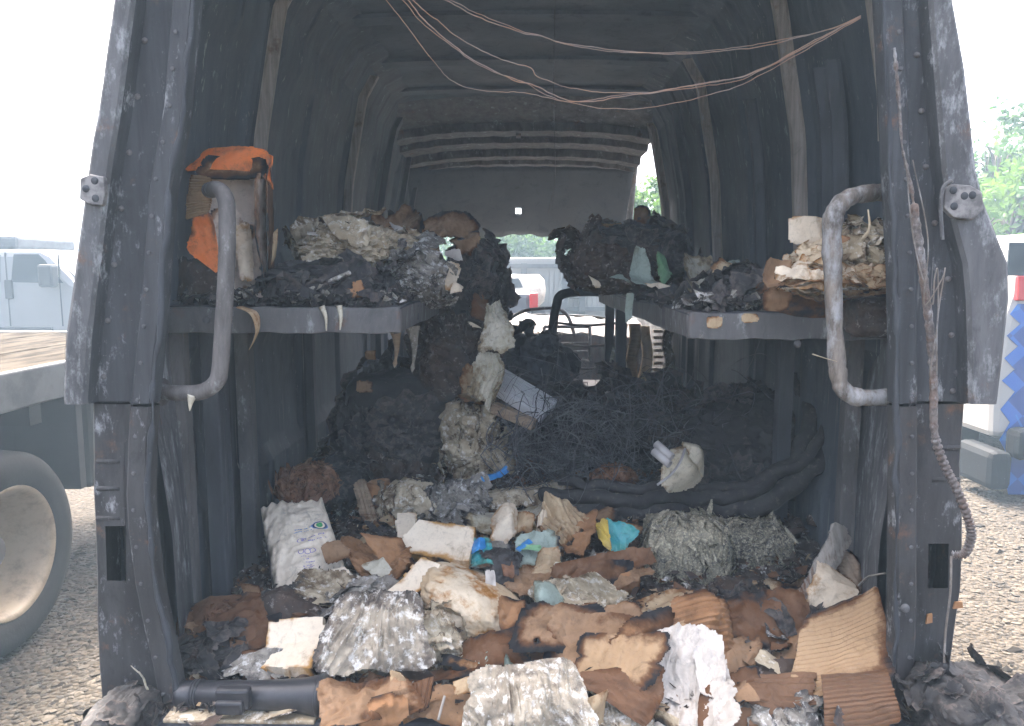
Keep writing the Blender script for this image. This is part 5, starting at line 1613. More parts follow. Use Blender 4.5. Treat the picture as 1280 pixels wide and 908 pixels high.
# black hose bundle sweeping in an arc at the right
for k, (dx, dy, rr2, lb) in enumerate(((0, 0, .032, 'thick charred black hose sweeping in an arc below the right shelf'), (-14, -16, .024, 'inner charred hose lying along the thick hose arc'), (10, -30, .018, 'thin charred hose looped up towards the right wall'))):
    strip_tube('charred_hose', lb, 'hose', [(690 + dx, 632 + dy, 2.35), (760 + dx, 640 + dy, 2.3), (840 + dx, 640 + dy, 2.25), (920 + dx, 636 + dy, 2.2), (985 + dx, 612 + dy, 2.2), (1020 + dx, 570 + dy, 2.25), (1026 + dx, 520 + dy, 2.35), (1005 + dx, 485 + dy, 2.45)], rr2, M['char'], n=70, seg=12, wob=.012)
lump('charred_hump', 'black charred mass filling the hose arc', 'burnt upholstery', (925, 560, 2.62), 88, 70, M['char'], dr=.25, amp=.25, sub=6, shards=(34, .60, 1., .02))
lump('rusty_clump', 'rust orange clump among the wires', 'clump', (768, 596, 2.4), 26, 13, M['rust_bits'], dr=.06, amp=.35, shards=(420, .14, 2.4, .02))
# broken cream reel with two pipes
RL = empty('broken_reel', W(850, 618, 2.18), 'broken cream plastic reel shell lying tilted among black hoses', 'reel')
sheet('shell', None, None, [(826, 566, 2.14), (876, 556, 2.20), (876, 606, 2.16), (826, 616, 2.10)], M['shell'], .006, 3, .08, .22, thick=.005, bulge=.045, parent=RL, shape=2.6, seed=931)
sheet('shell_lip', None, None, [(852, 552, 2.12), (874, 560, 2.16), (880, 596, 2.14), (866, 574, 2.09)], M['shell'], .005, 2, .08, .2, thick=.006, bulge=.015, parent=RL)
pp = smooth_path([W(822, 606, 2.055), W(838, 594, 2.045), W(850, 578, 2.05), W(856, 562, 2.08)], 24)
MB().tube(pp, .009, 8, .4).build('grey_band', M['conduit'], RL, smooth=True)
for k, (a, b, lb) in enumerate((((820, 555, 2.06), (840, 572, 2.02), 'upper of two short grey pipe ends by the cream reel'), ((817, 564, 2.05), (837, 581, 2.01), 'lower of two short grey pipe ends by the cream reel'))):
    a, b = W(*a), W(*b)
    L_ = np.linalg.norm(b - a)
    tag(MB().lathe([(0, .008), (0, .0115), (L_, .0115), (L_, .0085), (.005, .0085)], a, b - a, 20).build('short_pipe', M['conduit'], smooth=True), lb, 'pipe')
# hanging wires under the roof
wires = [('copper wire bundle strand sagging highest under the roof', [(548, -4, 1.75), (610, 26, 1.85), (690, 50, 1.95), (760, 62, 2.0), (840, 68, 2.0), (900, 64, 1.95), (960, 56, 1.9), (1040, 36, 1.8), (1076, 20, 1.75)], .0012),
         ('second copper strand running with the highest sagging wire', [(554, -4, 1.75), (615, 24, 1.86), (700, 53, 1.96), (765, 65, 2.0), (850, 66, 2.0), (915, 60, 1.95), (975, 50, 1.9), (1035, 38, 1.8), (1076, 21, 1.75)], .0010),
         ('pale wire kinked midway under the roof', [(512, -4, 1.75), (545, 25, 1.8), (580, 52, 1.85), (630, 76, 1.9), (662, 84, 1.92), (675, 97, 1.92), (720, 112, 1.95), (780, 117, 1.95), (860, 110, 1.95), (930, 98, 1.9), (1000, 60, 1.82), (1076, 22, 1.75)], .0010),
         ('pale wire second lowest on the left under the roof', [(500, -4, 1.75), (530, 30, 1.8), (570, 62, 1.86), (610, 88, 1.9), (655, 103, 1.92), (680, 118, 1.93), (715, 128, 1.95), (760, 122, 1.95), (830, 112, 1.95), (925, 96, 1.9), (1000, 62, 1.82), (1076, 22, 1.75)], .0009),
         ('lowest pale wire with a bump under the roof', [(480, -4, 1.75), (510, 35, 1.8), (540, 75, 1.85), (565, 102, 1.9), (605, 114, 1.92), (650, 116, 1.93), (690, 124, 1.95), (750, 135, 1.95), (800, 136, 1.95), (850, 128, 1.93), (925, 106, 1.9), (990, 72, 1.83), (1076, 23, 1.75)], .0009),
         ('pale wire between the kinked and the lowest one', [(506, -4, 1.75), (540, 34, 1.8), (590, 74, 1.87), (640, 100, 1.92), (665, 106, 1.92), (700, 122, 1.94), (730, 128, 1.95), (800, 118, 1.95), (880, 104, 1.92), (950, 88, 1.88), (1076, 21, 1.75)], .0012)]
for lb, pts, rr2 in wires:
    pp = smooth_path([W(*p) for p in pts], 160)
    pp = pp + .0022 * np.stack([vn(pp * 22, 1), vn(pp * 22, 2), vn(pp * 22, 3)], -1) + .0012 * np.stack([vn(pp * 70, 4), vn(pp * 70, 5), vn(pp * 70, 6)], -1)
    tag(MB().tube(pp, rr2, 6).build('hanging_wire', M['copper'], smooth=True), lb, 'wire', 'wires sagging under the roof')
pp = smooth_path([W(694, -6, 2.6), W(692, 110, 2.6), W(694, 215, 2.6), W(690, 245, 2.6), W(685, 268, 2.6)], 40)
tag(MB().tube(pp, .0009, 5).build('hanging_wire', M['wire_grey'], smooth=True), 'hair-thin wire dropping straight down before the sooted windscreen', 'wire', 'wires sagging under the roof')
# ------------------------------------------------------------------ things lying on the rubbish bed (last number: lift above the bed in metres)
# white sack
SK = empty('white_sack', hit(385, 740), 'white woven sack with faded blue and purple print leaning at the left wall', 'sack')
A, B, C_, D_ = W(326, 636, 2.16), W(402, 622, 2.2), W(434, 718, 1.93), W(344, 758, 1.84)
nu = nv = 70
u, v = np.meshgrid(np.linspace(0, 1, nu), np.linspace(0, 1, nv), indexing='ij')


def sack_pt(u, v, side=1, off=0.):
    u, v = np.asarray(u, float), np.asarray(v, float)
    P = ((1 - u) * (1 - v))[..., None] * A + (u * (1 - v))[..., None] * B + (u * v)[..., None] * C_ + ((1 - u) * v)[..., None] * D_
    n = np.cross(D_ - A, B - A)
    n /= np.linalg.norm(n)
    if n[1] > 0:
        n = -n
    b = (np.clip(4 * u * (1 - u), 0, 1) * np.clip(4 * v * (1 - v), 0, 1)) ** .42
    q = np.stack([u * 3, v * 4, u * 0], -1).reshape(-1, 3)
    w = (.010 * fbm(q * 1.6, 51, 4) + .006 * ridged(q * np.array([1.2, 3, 1]), 52, 3)).reshape(u.shape)
    edge = np.clip(1 - np.minimum(np.minimum(u, 1 - u), np.minimum(v, 1 - v)) / .14, 0, 1)
    w = w + edge * .007 * np.sin((u * 17 + v * 13) * 2.2)
    return P + (side * (.040 * b + (w if side > 0 else 0)) + off)[..., None] * n


ef = np.clip(1 - np.minimum(np.minimum(u, 1 - u), np.minimum(v, 1 - v)) / .10, 0, 1)
chs = (.32 * ef + .5 * np.clip(1 - u / .16, 0, 1) * np.clip(v * 2, 0, 1) + .35 * np.clip((v - .9) / .1, 0, 1)).ravel() + .1 * fbm(np.stack([u * 6, v * 6, u * 0], -1).reshape(-1, 3), 3)
PF, PB = sack_pt(u, v, 1), sack_pt(u, v, -1)
mesh('sack_front', PF, grid_faces(nu, nv), M['sack'], SK, char=chs)
mesh('sack_back', PB, grid_faces(nu, nv), M['sack'], SK, char=chs * 0)
t = NT('faded_blue_ink')
M['ink_blue'] = t.done((.10, .22, .50), .7)
t = NT('faded_purple_ink')
M['ink_purple'] = t.done((.22, .19, .42), .7)
t = NT('green_ink')
M['ink_green'] = t.done((.05, .28, .10), .7)
t = NT('dark_ink')
M['ink_dark'] = t.done((.06, .09, .14), .7)


def uv_of(px, py):
    best = None
    for uu in np.linspace(.05, .95, 46):
        pass
    return best


# project print positions: pixel -> nearest sack grid node
CI = np.linalg.inv(CR)


def px_of(P):
    c = (np.asarray(P).reshape(-1, 3) - np.array([0, 0, CAMZ])) @ CI.T
    return 640 + FPX * c[:, 0] / -c[:, 2], 454 - FPX * c[:, 1] / -c[:, 2]


ppx, ppy = px_of(PF)


def uvp(px, py):
    k = np.argmin((ppx - px) ** 2 + (ppy - py) ** 2)
    return u.ravel()[k], v.ravel()[k]


def ring(name, px, py, r0, r1, mat, sq=1.0, seg=28):
    cu, cv = uvp(px, py)
    sx = 1 / np.linalg.norm(B - A) * 2.1 / FPX
    sy = 1 / np.linalg.norm(D_ - A) * 2.1 / FPX
    a = np.linspace(0, 2 * math.pi, seg)
    uu = np.array([[cu + rr * math.cos(t) * sx for rr in np.linspace(r0, r1, 4)] for t in a])
    vv = np.array([[cv + rr * math.sin(t) * sy * sq for rr in np.linspace(r0, r1, 4)] for t in a])
    MB().grid(sack_pt(uu, vv, 1, .0015)).build(name, mat, SK, smooth=True)


def inkline(x0, y0, x1, y1, h, mat, seed, dens=.8):
    """a line of small illegible printed characters"""
    r = np.random.default_rng(seed)
    (u0, v0), (u1, v1) = uvp(x0, y0), uvp(x1, y1)
    sx = 2.1 / FPX / np.linalg.norm(B - A)
    sy = 2.1 / FPX / np.linalg.norm(D_ - A)
    L = math.hypot(x1 - x0, y1 - y0)
    m = MB()
    p = 0.
    while p < L - 1:
        wch = r.uniform(.9, 2.0)
        if r.random() < dens:
            k0, k1 = p / L, min(1, (p + wch) / L)
            hh = h * r.uniform(.75, 1.)
            uu = np.array([[u0 + (u1 - u0) * k, u0 + (u1 - u0) * k] for k in (k0, k1)])
            vv = np.array([[v0 + (v1 - v0) * k - hh * sy / 2, v0 + (v1 - v0) * k + hh * sy / 2] for k in (k0, k1)])
            m.grid(sack_pt(uu, vv, 1, .0014))
        p += wch + r.uniform(.35, .8)
    if m.n:
        m.build('printed_line', mat, SK)


ring('emblem_ring', 399, 656, 6.0, 8.2, M['ink_dark'], .8)
ring('emblem_leaf', 399, 656, 0.3, 3.8, M['ink_green'], .8)
ring('emblem_arc', 399, 656, 8.3, 9.2, M['ink_blue'], .8)
inkline(366, 664, 390, 658, 2.4, M['ink_blue'], 1)
inkline(367, 667, 391, 662, 1.4, M['ink_blue'], 2)
ring('small_emblem_ring', 377, 676, 4.6, 5.6, M['ink_purple'], .6)
ring('small_emblem_dot', 378, 676, .2, 1.8, M['ink_purple'], .7)
inkline(386, 673, 409, 667, 2.0, M['ink_purple'], 3)
inkline(386, 677, 408, 672, 1.2, M['ink_purple'], 4)
for k, px in enumerate((376, 384, 391)):
    ring('print_symbol', px, 690 - k, 2.6, 3.4, M['ink_purple'], 1.)
for k in range(5):
    inkline(377 + k * .6, 697 + k * 3.6, 394 - (k % 2) * 4, 694 + k * 3.6, 1.2, M['ink_purple'], 6 + k, .75)
sheet('charred_nick', None, None, T((351, 681, W(354, 681, 2.05)[1] - .035), (358, 677, 2.012), (357, 681, 2.012), (352, 684, 2.012)), M['char'], .002, 2, .1, .5, parent=SK, cell=.002)
sheet('cardboard_patch', 'torn brown cardboard lapping over the white sack edge', 'cardboard', T((402, 684, 1.93), (424, 676, 1.95), (440, 692, 1.90), (408, 706, 1.87)), M['kraft'], .006, 3, .08, .18)
sheet('sack_tail', 'loose white sack tail folded under the white sack', 'sack', T((384, 728, 1.84), (424, 708, 1.90), (438, 722, 1.86), (350, 766, 1.78)), M['sack'], .012, 5, .06, .25, ripple=.004)
lump('straw_clump', 'orange brown fibrous clump on top of the white sack', 'clump', (384, 606, 2.25), 34, 24, M['rust_bits'], dr=.09, amp=.3, freq=4, fold=.15, fdir=(2, 1, .6), sub=6, char=.1, shards=(420, .14, 2.4, .02))
lump('char_clump', 'black charred clump behind the fibrous clump', 'clump', (420, 598, 2.45), 42, 26, M['char'], dr=.12, amp=.35, sub=6, shards=(34, .60, 1., .02))
sheet('kraft_bag', 'smooth orange brown kraft bag lying beside the white sack', 'bag', [(424, 667, .10), (508, 684, .12), (512, 722, .05), (462, 730, .03)], M['kraft_orange'], .018, 4, .05, .22, seed=621)
sheet('kraft_bag', 'folded back flap of the orange kraft bag', 'bag', [(458, 672, .13), (500, 674, .14), (516, 706, .08), (488, 712, .07)], M['kraft_orange'], .012, 4, .08, .35)
sheet('scorched_board', 'brown striped scorched board standing behind the kraft bag', 'board', T((440, 606, 2.3), (458, 602, 2.32), (476, 660, 2.2), (458, 664, 2.2)), M['wood'], .006, 3, .08, .3, corr=(5, .003, 0), thick=.006)
sheet('scorched_board', 'orange scorched board next to the striped one', 'board', T((456, 602, 2.34), (486, 598, 2.36), (490, 632, 2.28), (466, 640, 2.26)), M['kraft_orange'], .008, 3, .08, .5, thick=.006)
lump('ash_crust', 'round white crusted ash lump behind the foam slab', 'ash', (512, 628, .06), 32, 24, M['ash_cream'], dr=.08, amp=.3, freq=3.5, fold=.10, sub=6, shards=(34, .62, 1., .02))
lump('ash_crust', 'grey ash crust right of the white crusted lump', 'ash', (572, 632, .06), 34, 24, M['ash'], dr=.08, amp=.3, freq=3.6, fold=.2, fdir=(1.2, .5, .8), sub=6, shards=(34, .62, 1., .02))
lump('ash_crust', 'smooth grey ash pillow below the grey crust', 'ash', (585, 650, .06), 26, 18, M['ash'], dr=.06, amp=.2, sub=6, char=-.1, shards=(34, .62, 1., .02))
lump('ash_crust', 'small tan ash crumb above the foam slab', 'ash', (566, 645, .07), 14, 10, M['paper_tan'], dr=.03, amp=.3)


def slab(name, label, cat, corners, th, mat, burnt=.3, tear=.02, amp=.003, seed=None):
    return sheet(name, label, cat, corners, mat, amp, 2, tear, burnt, thick=th, seed=seed, edgew=.16, cell=.006, shape=12, bulge=.002)


slab('foam_slab', 'large ivory foam slab with scorched brown top edge', 'foam', [(528, 656, .14), (590, 666, .12), (582, 706, .08), (497, 692, .08)], .03, M['foam'], .38, seed=641)
slab('foam_slab', 'small ivory foam block behind the large slab', 'foam', [(496, 648, .10), (519, 650, .10), (515, 676, .08), (498, 688, .08)], .03, M['foam'], .25)
slab('foam_strip', 'long ivory foam strip lying slanted before the kraft bag', 'foam', [(526, 704, .13), (550, 712, .13), (508, 764, .08), (484, 744, .08)], .018, M['foam'], .26)
lump('burnt_foam', 'big cream foam block toasted orange in the middle of the rubbish', 'foam', (594, 762, .08), 66, 38, M['foam_toasted'], dr=.13, q=2.8, amp=.14, freq=2.6, fold=.035, sub=6, tip=-.38, rot=(0, .18, .2), char=.10, seed=651)
lump('burnt_foam', 'pale foam hump joined behind the toasted block', 'foam', (556, 728, .08), 32, 20, M['foam_toasted'], dr=.08, q=2.6, amp=.16, freq=2.6, sub=5, char=-.12)
sheet('curled_foam_skin', 'curled toasted skin at the end of the toasted foam block', 'foam', [(620, 752, .16), (658, 752, .12), (650, 776, .1), (636, 790, .1)], M['kraft_orange'], .014, 4, .08, .35)
sheet('teal_film', 'teal blue crumpled plastic film beside the foam slab', 'plastic', [(588, 676, .12), (612, 678, .13), (618, 722, .08), (588, 714, .08)], M['teal'], .022, 9, .08, .15, ripple=.006)
sheet('printed_film', 'dark printed plastic film with red specks next to the teal film', 'plastic', [(606, 682, .12), (650, 688, .12), (648, 726, .07), (612, 738, .07)], M['char'], .022, 9, .1, .1, ripple=.006)
for k, (px, py, m, lb) in enumerate(((598, 684, 'blue', 'bright blue film shred on the teal film'), (622, 700, 'rust_bits', 'red brown film shred on the dark printed film'), (634, 712, 'rust_bits', 'dull red film shred lower on the printed film'), (612, 724, 'plastic_white', 'white film shred at the foot of the teal film'))):
    sheet('film_shred', lb, 'shred', [(px - 8, py - 7, .14), (px + 7, py - 8, .14), (px + 8, py + 8, .11), (px - 6, py + 9, .11)], M[m], .010, 5, .25, .1, cell=.003)
sheet('curled_paper', 'thick cream paper wad bent over behind the printed film', 'paper', [(620, 644, .15), (640, 638, .16), (640, 676, .08), (614, 678, .08)], M['paper'], .018, 4, .08, .3, thick=.012, ripple=.004)
sheet('curled_paper', 'tan curled paper end right of the cream wad', 'paper', [(638, 640, .15), (666, 648, .14), (662, 668, .1), (636, 664, .1)], M['paper_tan'], .02, 5, .08, .3, thick=.006)
sheet('fanned_paper', 'fanned ribbed paper pack toasted brown at its side', 'paper', [(672, 650, .13), (706, 636, .17), (740, 650, .15), (700, 690, .07)], M['paper_tan'], .03, 6, .06, .22, corr=(9, .006, 0), thick=.008, seed=667)
sheet('fanned_paper', 'pale paper fan just left of the ribbed pack', 'paper', [(674, 648, .15), (700, 638, .17), (700, 668, .12), (676, 672, .1)], M['paper'], .016, 5, .08, .25, corr=(7, .004, 0))
sheet('fanned_paper', 'brown charred side of the fanned pack', 'paper', [(704, 648, .15), (742, 646, .14), (738, 688, .08), (696, 690, .08)], M['kraft_orange'], .02, 5, .1, .5)
sheet('fanned_paper', 'small cream paper leaf below the fanned pack', 'paper', [(672, 694, .1), (698, 692, .1), (696, 714, .06), (664, 724, .06)], M['paper_tan'], .012, 4, .08, .2, corr=(6, .002, 1))
sheet('crumpled_film', 'yellow green crumpled film below the fanned pack', 'plastic', [(650, 678, .11), (692, 674, .12), (696, 700, .08), (654, 704, .08)], M['green_grey'], .02, 8, .12, .3, ripple=.006)
sheet('crumpled_film', 'thin blue edge of film in the crumpled heap', 'plastic', [(648, 682, .13), (662, 674, .13), (666, 680, .12), (652, 688, .12)], M['blue'], .006, 3, .15, .15, cell=.003)
sheet('crumpled_film', 'bright green yellow sliver beside the blue film edge', 'plastic', [(652, 680, .135), (676, 682, .135), (674, 688, .12), (654, 688, .12)], M['green'], .006, 3, .15, .1, cell=.003)
sheet('teal_rag', 'teal green plastic rag by the mineral wool', 'plastic', [(756, 656, .14), (776, 658, .14), (796, 668, .11), (762, 680, .1)], M['teal'], .016, 7, .14, .05, ripple=.005)
sheet('yellow_rag', 'yellow plastic scrap joined to the teal rag', 'plastic', [(746, 656, .14), (760, 656, .15), (762, 680, .1), (750, 676, .1)], M['yellow'], .012, 5, .12, .1)
sheet('blue_bit', 'bright blue plastic bit on the ash near the wires', 'plastic', [(602, 596, .16), (628, 586, .17), (632, 593, .15), (606, 604, .14)], M['blue'], .008, 4, .12, .05, cell=.004)
sheet('grey_wrap', 'grey crinkled wrap under the bright blue bit', 'plastic', [(580, 606, .15), (604, 594, .17), (612, 612, .12), (590, 618, .12)], M['ash'], .014, 6, .12, .1)
sheet('charred_cardboard', 'long dark brown cardboard burnt along both edges', 'cardboard', [(702, 704, .12), (800, 684, .14), (806, 706, .1), (694, 728, .07)], M['kraft_dark'], .018, 5, .1, .42, seed=681)
sheet('charred_cardboard', 'darker curved cardboard under the long burnt one', 'cardboard', [(700, 716, .09), (790, 700, .11), (786, 728, .06), (710, 738, .05)], M['kraft_dark'], .018, 5, .1, .55)
lump('cardboard_end', 'rounded brown cardboard roll end beside the mineral wool', 'cardboard', (780, 722, .08), 18, 16, M['kraft_orange'], dr=.06, q=3, amp=.12, char=.12)
sheet('scorched_cloth', 'white scorched cloth heap above the kraft pieces', 'cloth', [(668, 730, .12), (730, 722, .14), (776, 752, .09), (672, 762, .07)], M['ash_cream'], .026, 9, .1, .2, ripple=.008, seed=691)
lump('scorched_cloth', 'rolled cream cloth ridge on the scorched cloth', 'cloth', (738, 744, .08), 38, 15, M['ash_cream'], dr=.05, q=2.4, amp=.2, fold=.12, fdir=(.4, .4, 1.5), sub=6, tip=-.2, rot=(0, .2, 0), char=-.05, shards=(34, .62, 1., .02))
sheet('scorched_cloth', 'green tinged cloth fold at the left of the cloth heap', 'cloth', [(668, 728, .14), (690, 732, .14), (704, 760, .09), (672, 758, .09)], M['green_grey'], .016, 6, .1, .25)
sheet('ribbed_scrap', 'small ribbed brown scrap between cloth and kraft pieces', 'cardboard', [(722, 756, .12), (750, 754, .12), (748, 772, .09), (726, 772, .09)], M['kraft'], .008, 4, .12, .3, corr=(6, .003, 1))
sheet('kraft_scrap', 'small tan kraft flap near the cloth heap', 'cardboard', [(752, 758, .12), (790, 756, .12), (800, 776, .09), (766, 782, .09)], M['kraft'], .01, 4, .1, .3)
sheet('yellow_card', 'yellowish card curl below the tan kraft flap', 'card', [(752, 770, .12), (766, 776, .12), (790, 782, .1), (758, 790, .09)], M['paper_tan'], .01, 3, .1, .2)
# kraft sheets in the middle foreground
sheet('kraft_sheet', 'rounded kraft cardboard sheet with a burnt hole in the foreground', 'cardboard', [(664, 756, .16), (744, 760, .18), (752, 812, .11), (646, 824, .08)], M['kraft'], .02, 7, .08, .5, hole=.2, seed=701)
sheet('kraft_sheet', 'wide kraft cardboard sheet with a straight fold in the foreground', 'cardboard', [(698, 766, .19), (786, 772, .18), (780, 826, .12), (682, 846, .10)], M['kraft'], .018, 6, .08, .42, seed=702, hole=.1)
sheet('kraft_sheet', 'kraft cardboard sheet with ragged corrugated right edge', 'cardboard', [(734, 800, .20), (830, 798, .20), (808, 866, .12), (726, 850, .12)], M['corrugated'], .014, 5, .1, .35, corr=(9, .0015, 0), seed=703)
sheet('kraft_sheet', 'long pointed kraft strip under the folded sheets', 'cardboard', [(672, 838, .14), (742, 842, .16), (742, 852, .13), (676, 858, .11)], M['kraft'], .008, 3, .05, .2)
sheet('kraft_sheet', 'dark kraft flap folded down behind the white film', 'cardboard', [(720, 846, .17), (826, 830, .17), (824, 868, .12), (806, 902, .08)], M['kraft_dark'], .014, 4, .06, .22)
sheet('kraft_sheet', 'rust brown kraft strip sweeping up towards the mineral wool', 'cardboard', [(764, 788, .17), (872, 746, .18), (890, 770, .13), (784, 818, .12)], M['kraft_orange'], .018, 4, .1, .38, seed=705)
sheet('ribbed_cardboard', 'rust brown ribbed cardboard curling before the mineral wool', 'cardboard', [(846, 752, .20), (902, 744, .20), (914, 806, .10), (862, 810, .10)], M['kraft_orange'], .018, 4, .08, .4, corr=(11, .003, 1), seed=706)
sheet('ribbed_cardboard', 'dark underside of the rust brown ribbed cardboard', 'cardboard', [(846, 774, .12), (900, 778, .12), (896, 818, .06), (838, 816, .06)], M['char_brown'], .01, 4, .1, .2)
sheet('twisted_shred', 'twisted tan cardboard shred hanging before the ribbed cardboard', 'cardboard', [(846, 782, .16), (858, 776, .16), (858, 806, .12), (850, 806, .12)], M['corrugated'], .008, 2, .12, .2, corr=(5, .002, 1), cell=.003)
# white film and ash bundles along the sill
sheet('white_film', 'bright white plastic film spilling over the sill', 'plastic', [(824, 810, .13), (892, 822, .12), (912, 905, .05), (812, 925, .04)], M['plastic_white'], .03, 9, .08, .08, ripple=.010, seed=711)
sheet('white_film', 'second fold of white film right beside the bright one', 'plastic', [(868, 824, .13), (908, 838, .12), (914, 866, .09), (882, 868, .09)], M['plastic_white'], .018, 7, .12, .12, ripple=.008)
sheet('pleated_wrap', 'pale pleated plastic wrap spread over the larger sill bundle', 'plastic wrap', [(600, 840, .24), (704, 832, .24), (738, 925, .10), (588, 930, .10)], M['ash_pale'], .016, 9, .06, .12, ripple=.014, bulge=.05, cell=.003, thick=0)
lump('ash_bundle', 'pale pleated ash bundle at the sill below the kraft sheets', 'ash', (662, 900, .05), 58, 38, M['ash_pale'], dr=.12, amp=.14, freq=2.6, fold=.17, fdir=(1.9, .9, .25), sub=6, char=-.05, seed=721)
lump('ash_bundle', 'small pleated ash bundle right of the larger one at the sill', 'ash', (778, 898, .05), 34, 28, M['ash_pale'], dr=.07, amp=.16, fold=.15, fdir=(1.8, .9, .4), sub=6, char=-.05)
sheet('cream_leaf', 'two cream leaf shaped papers between the ash bundles', 'paper', [(722, 882, .13), (752, 868, .14), (756, 900, .08), (724, 918, .07)], M['paper_tan'], .014, 5, .06, .22)
sheet('pleated_wrap', 'pale pleated wrap fanned over the ash left of the toasted foam', 'plastic wrap', [(434, 748, .22), (514, 752, .22), (530, 830, .09), (400, 838, .09)], M['ash_pale'], .014, 9, .08, .2, ripple=.014, bulge=.05, cell=.003, thick=0)
lump('ash_fan', 'fan of pleated pale ash left of the toasted foam', 'ash', (466, 798, .05), 48, 30, M['ash_pale'], dr=.12, amp=.14, freq=2.6, fold=.2, fdir=(2., 1.0, .3), sub=6, char=-.0, seed=725)
lump('ash_fan', 'grey ash crust sloping from the white sack to the ash fan', 'ash', (470, 752, .05), 52, 18, M['ash'], dr=.10, amp=.25, freq=3.4, fold=.12, fdir=(1.4, .8, 1), sub=6, tip=.2, char=.12, shards=(34, .62, 1., .02))
lump('ash_fan', 'cream flaky ash before the toasted foam block', 'ash', (540, 800, .05), 34, 34, M['ash_cream'], dr=.08, amp=.35, freq=3.5, fold=.15, sub=6, char=.25, shards=(34, .62, 1., .02))
lump('ash_fan', 'grey green ash tuft above the large sill bundle', 'ash', (620, 830, .05), 34, 18, M['green_grey'], dr=.06, amp=.35, freq=3.5, fold=.2, sub=6, char=.15, shards=(60, .4, 1.4, .03))
slab('white_block', 'white block piece with toasted corner near the sack foot', 'foam', [(344, 784, .10), (400, 778, .10), (392, 842, .05), (328, 834, .05)], .028, M['foam'], .3, .05, .008)
sheet('crumpled_kraft', 'crumpled kraft paper ball beside the black case', 'paper', [(412, 850, .14), (492, 842, .15), (524, 888, .08), (410, 925, .05)], M['kraft'], .035, 8, .06, .22, seed=741)
sheet('crumpled_kraft', 'reddish kraft fold in front of the crumpled ball', 'paper', [(456, 878, .15), (500, 866, .15), (505, 905, .1), (448, 920, .08)], M['kraft_orange'], .02, 6, .08, .35)
sheet('crumpled_kraft', 'pale kraft edge standing right of the crumpled ball', 'paper', [(488, 842, .14), (508, 852, .14), (526, 884, .09), (500, 900, .08)], M['paper_tan'], .014, 5, .08, .25)
sheet('ribbed_cardboard', 'small ribbed brown cardboard piece right of the crumpled kraft', 'cardboard', [(514, 856, .12), (540, 852, .12), (534, 886, .08), (516, 888, .08)], M['kraft_dark'], .006, 2, .08, .3, corr=(6, .0025, 0), cell=.003)
sheet('tan_chip', 'tan rounded chip right of the ribbed brown piece', 'cardboard', [(568, 850, .12), (590, 846, .12), (592, 868, .09), (570, 872, .09)], M['paper_tan'], .008, 3, .1, .25)
strip_tube('splinter', 'pale splinter standing among black flakes near the sill', 'stick', [(556, 870, .12), (552, 884, .1), (548, 900, .08)], .003, M['wood_grey'], 8, 6)
# long black case
CS = empty('black_case', W(312, 872, 1.46), 'long black plastic tool case with flared end lying at the sill', 'case')
a, b = W(222, 868, 1.475), W(408, 870, 1.45)
L_ = np.linalg.norm(b - a)
MB().lathe([(0, .002), (.0, .020), (.004, .026), (.012, .028), (.04, .028), (.042, .0255), (.05, .0255), (.052, .028), (L_ * .45, .029), (L_ * .7, .031), (L_ * .86, .035), (L_ * .93, .040), (L_ * .955, .0405)], a, b - a, 40).build('barrel', M['case'], CS, smooth=True)
MB().lathe([(L_ * .955, .0405), (L_ * .96, .043), (L_ * .985, .0435), (L_ * .99, .041), (L_ * 1.0, .039), (L_ * 1.0, .002)], a, b - a, 40).build('end_cap', M['case'], CS, smooth=True)
for k in range(3):
    p = a + (b - a) * (.11 + .018 * k)
    MB().lathe([(0, .028), (.001, .0305), (.0035, .0305), (.0045, .028)], p, b - a, 32).build('grip_ring', M['case'], CS, smooth=True)
p = W(292, 870, 1.425)
MB().box(p - [.035, .012, .026], p + [.035, .012, .018], bev=.006).build('latch', M['case'], CS)
p = W(288, 883, 1.415)
MB().box(p - [.028, .012, .014], p + [.028, .012, .014], bev=.005).build('latch_tab', M['case'], CS)
sheet('scorched_paper', 'singed tan paper scrap in front of the black case', 'paper', T((290, 896, 1.50), (326, 888, 1.52), (326, 900, 1.50), (310, 903, 1.49)), M['paper_tan'], .006, 3, .1, .3)
strip_tube('thin_cable', 'thin black cable looping over the sill by the case', 'cable', [(340, 878, 1.52), (334, 884, 1.50), (326, 896, 1.47), (327, 912, 1.45)], .003, M['soot_black'], 20, 6)
sheet('melted_edge', 'yellow melted strip down the left pillar foot', 'strip', T((166, 832, 1.44), (176, 836, 1.44), (196, 882, 1.46), (190, 888, 1.46)), M['film_clear'], .008, 3, .15, .15)
# copper brown scraps at the left wall foot
lump('copper_scrap', 'coppery brown crumpled scrap at the foot of the left wall', 'scrap', (285, 775, .05), 24, 20, M['rust_bits'], dr=.06, amp=.3, fold=.1, shards=(420, .14, 2.4, .02))
sheet('copper_scrap', 'tan card scrap below the shelf leg at the left wall', 'card', [(304, 736, .06), (324, 734, .06), (324, 756, .04), (312, 754, .04)], M['kraft'], .006, 3, .1, .3)
sheet('copper_scrap', 'dull brown board at the left wall foot', 'board', [(246, 758, .08), (300, 746, .09), (330, 780, .05), (270, 800, .04)], M['kraft_dark'], .014, 5, .12, .45)
sheet('copper_scrap', 'scorched brown card between wall foot and white block', 'card', [(300, 784, .08), (346, 776, .08), (340, 820, .04), (290, 826, .04)], M['kraft_dark'], .014, 5, .12, .5)
lump('char_clump', 'charred dark clump at the left wall foot above the case', 'clump', (270, 820, .03), 46, 24, M['char'], dr=.08, amp=.35, sub=6, shards=(34, .60, 1., .02))
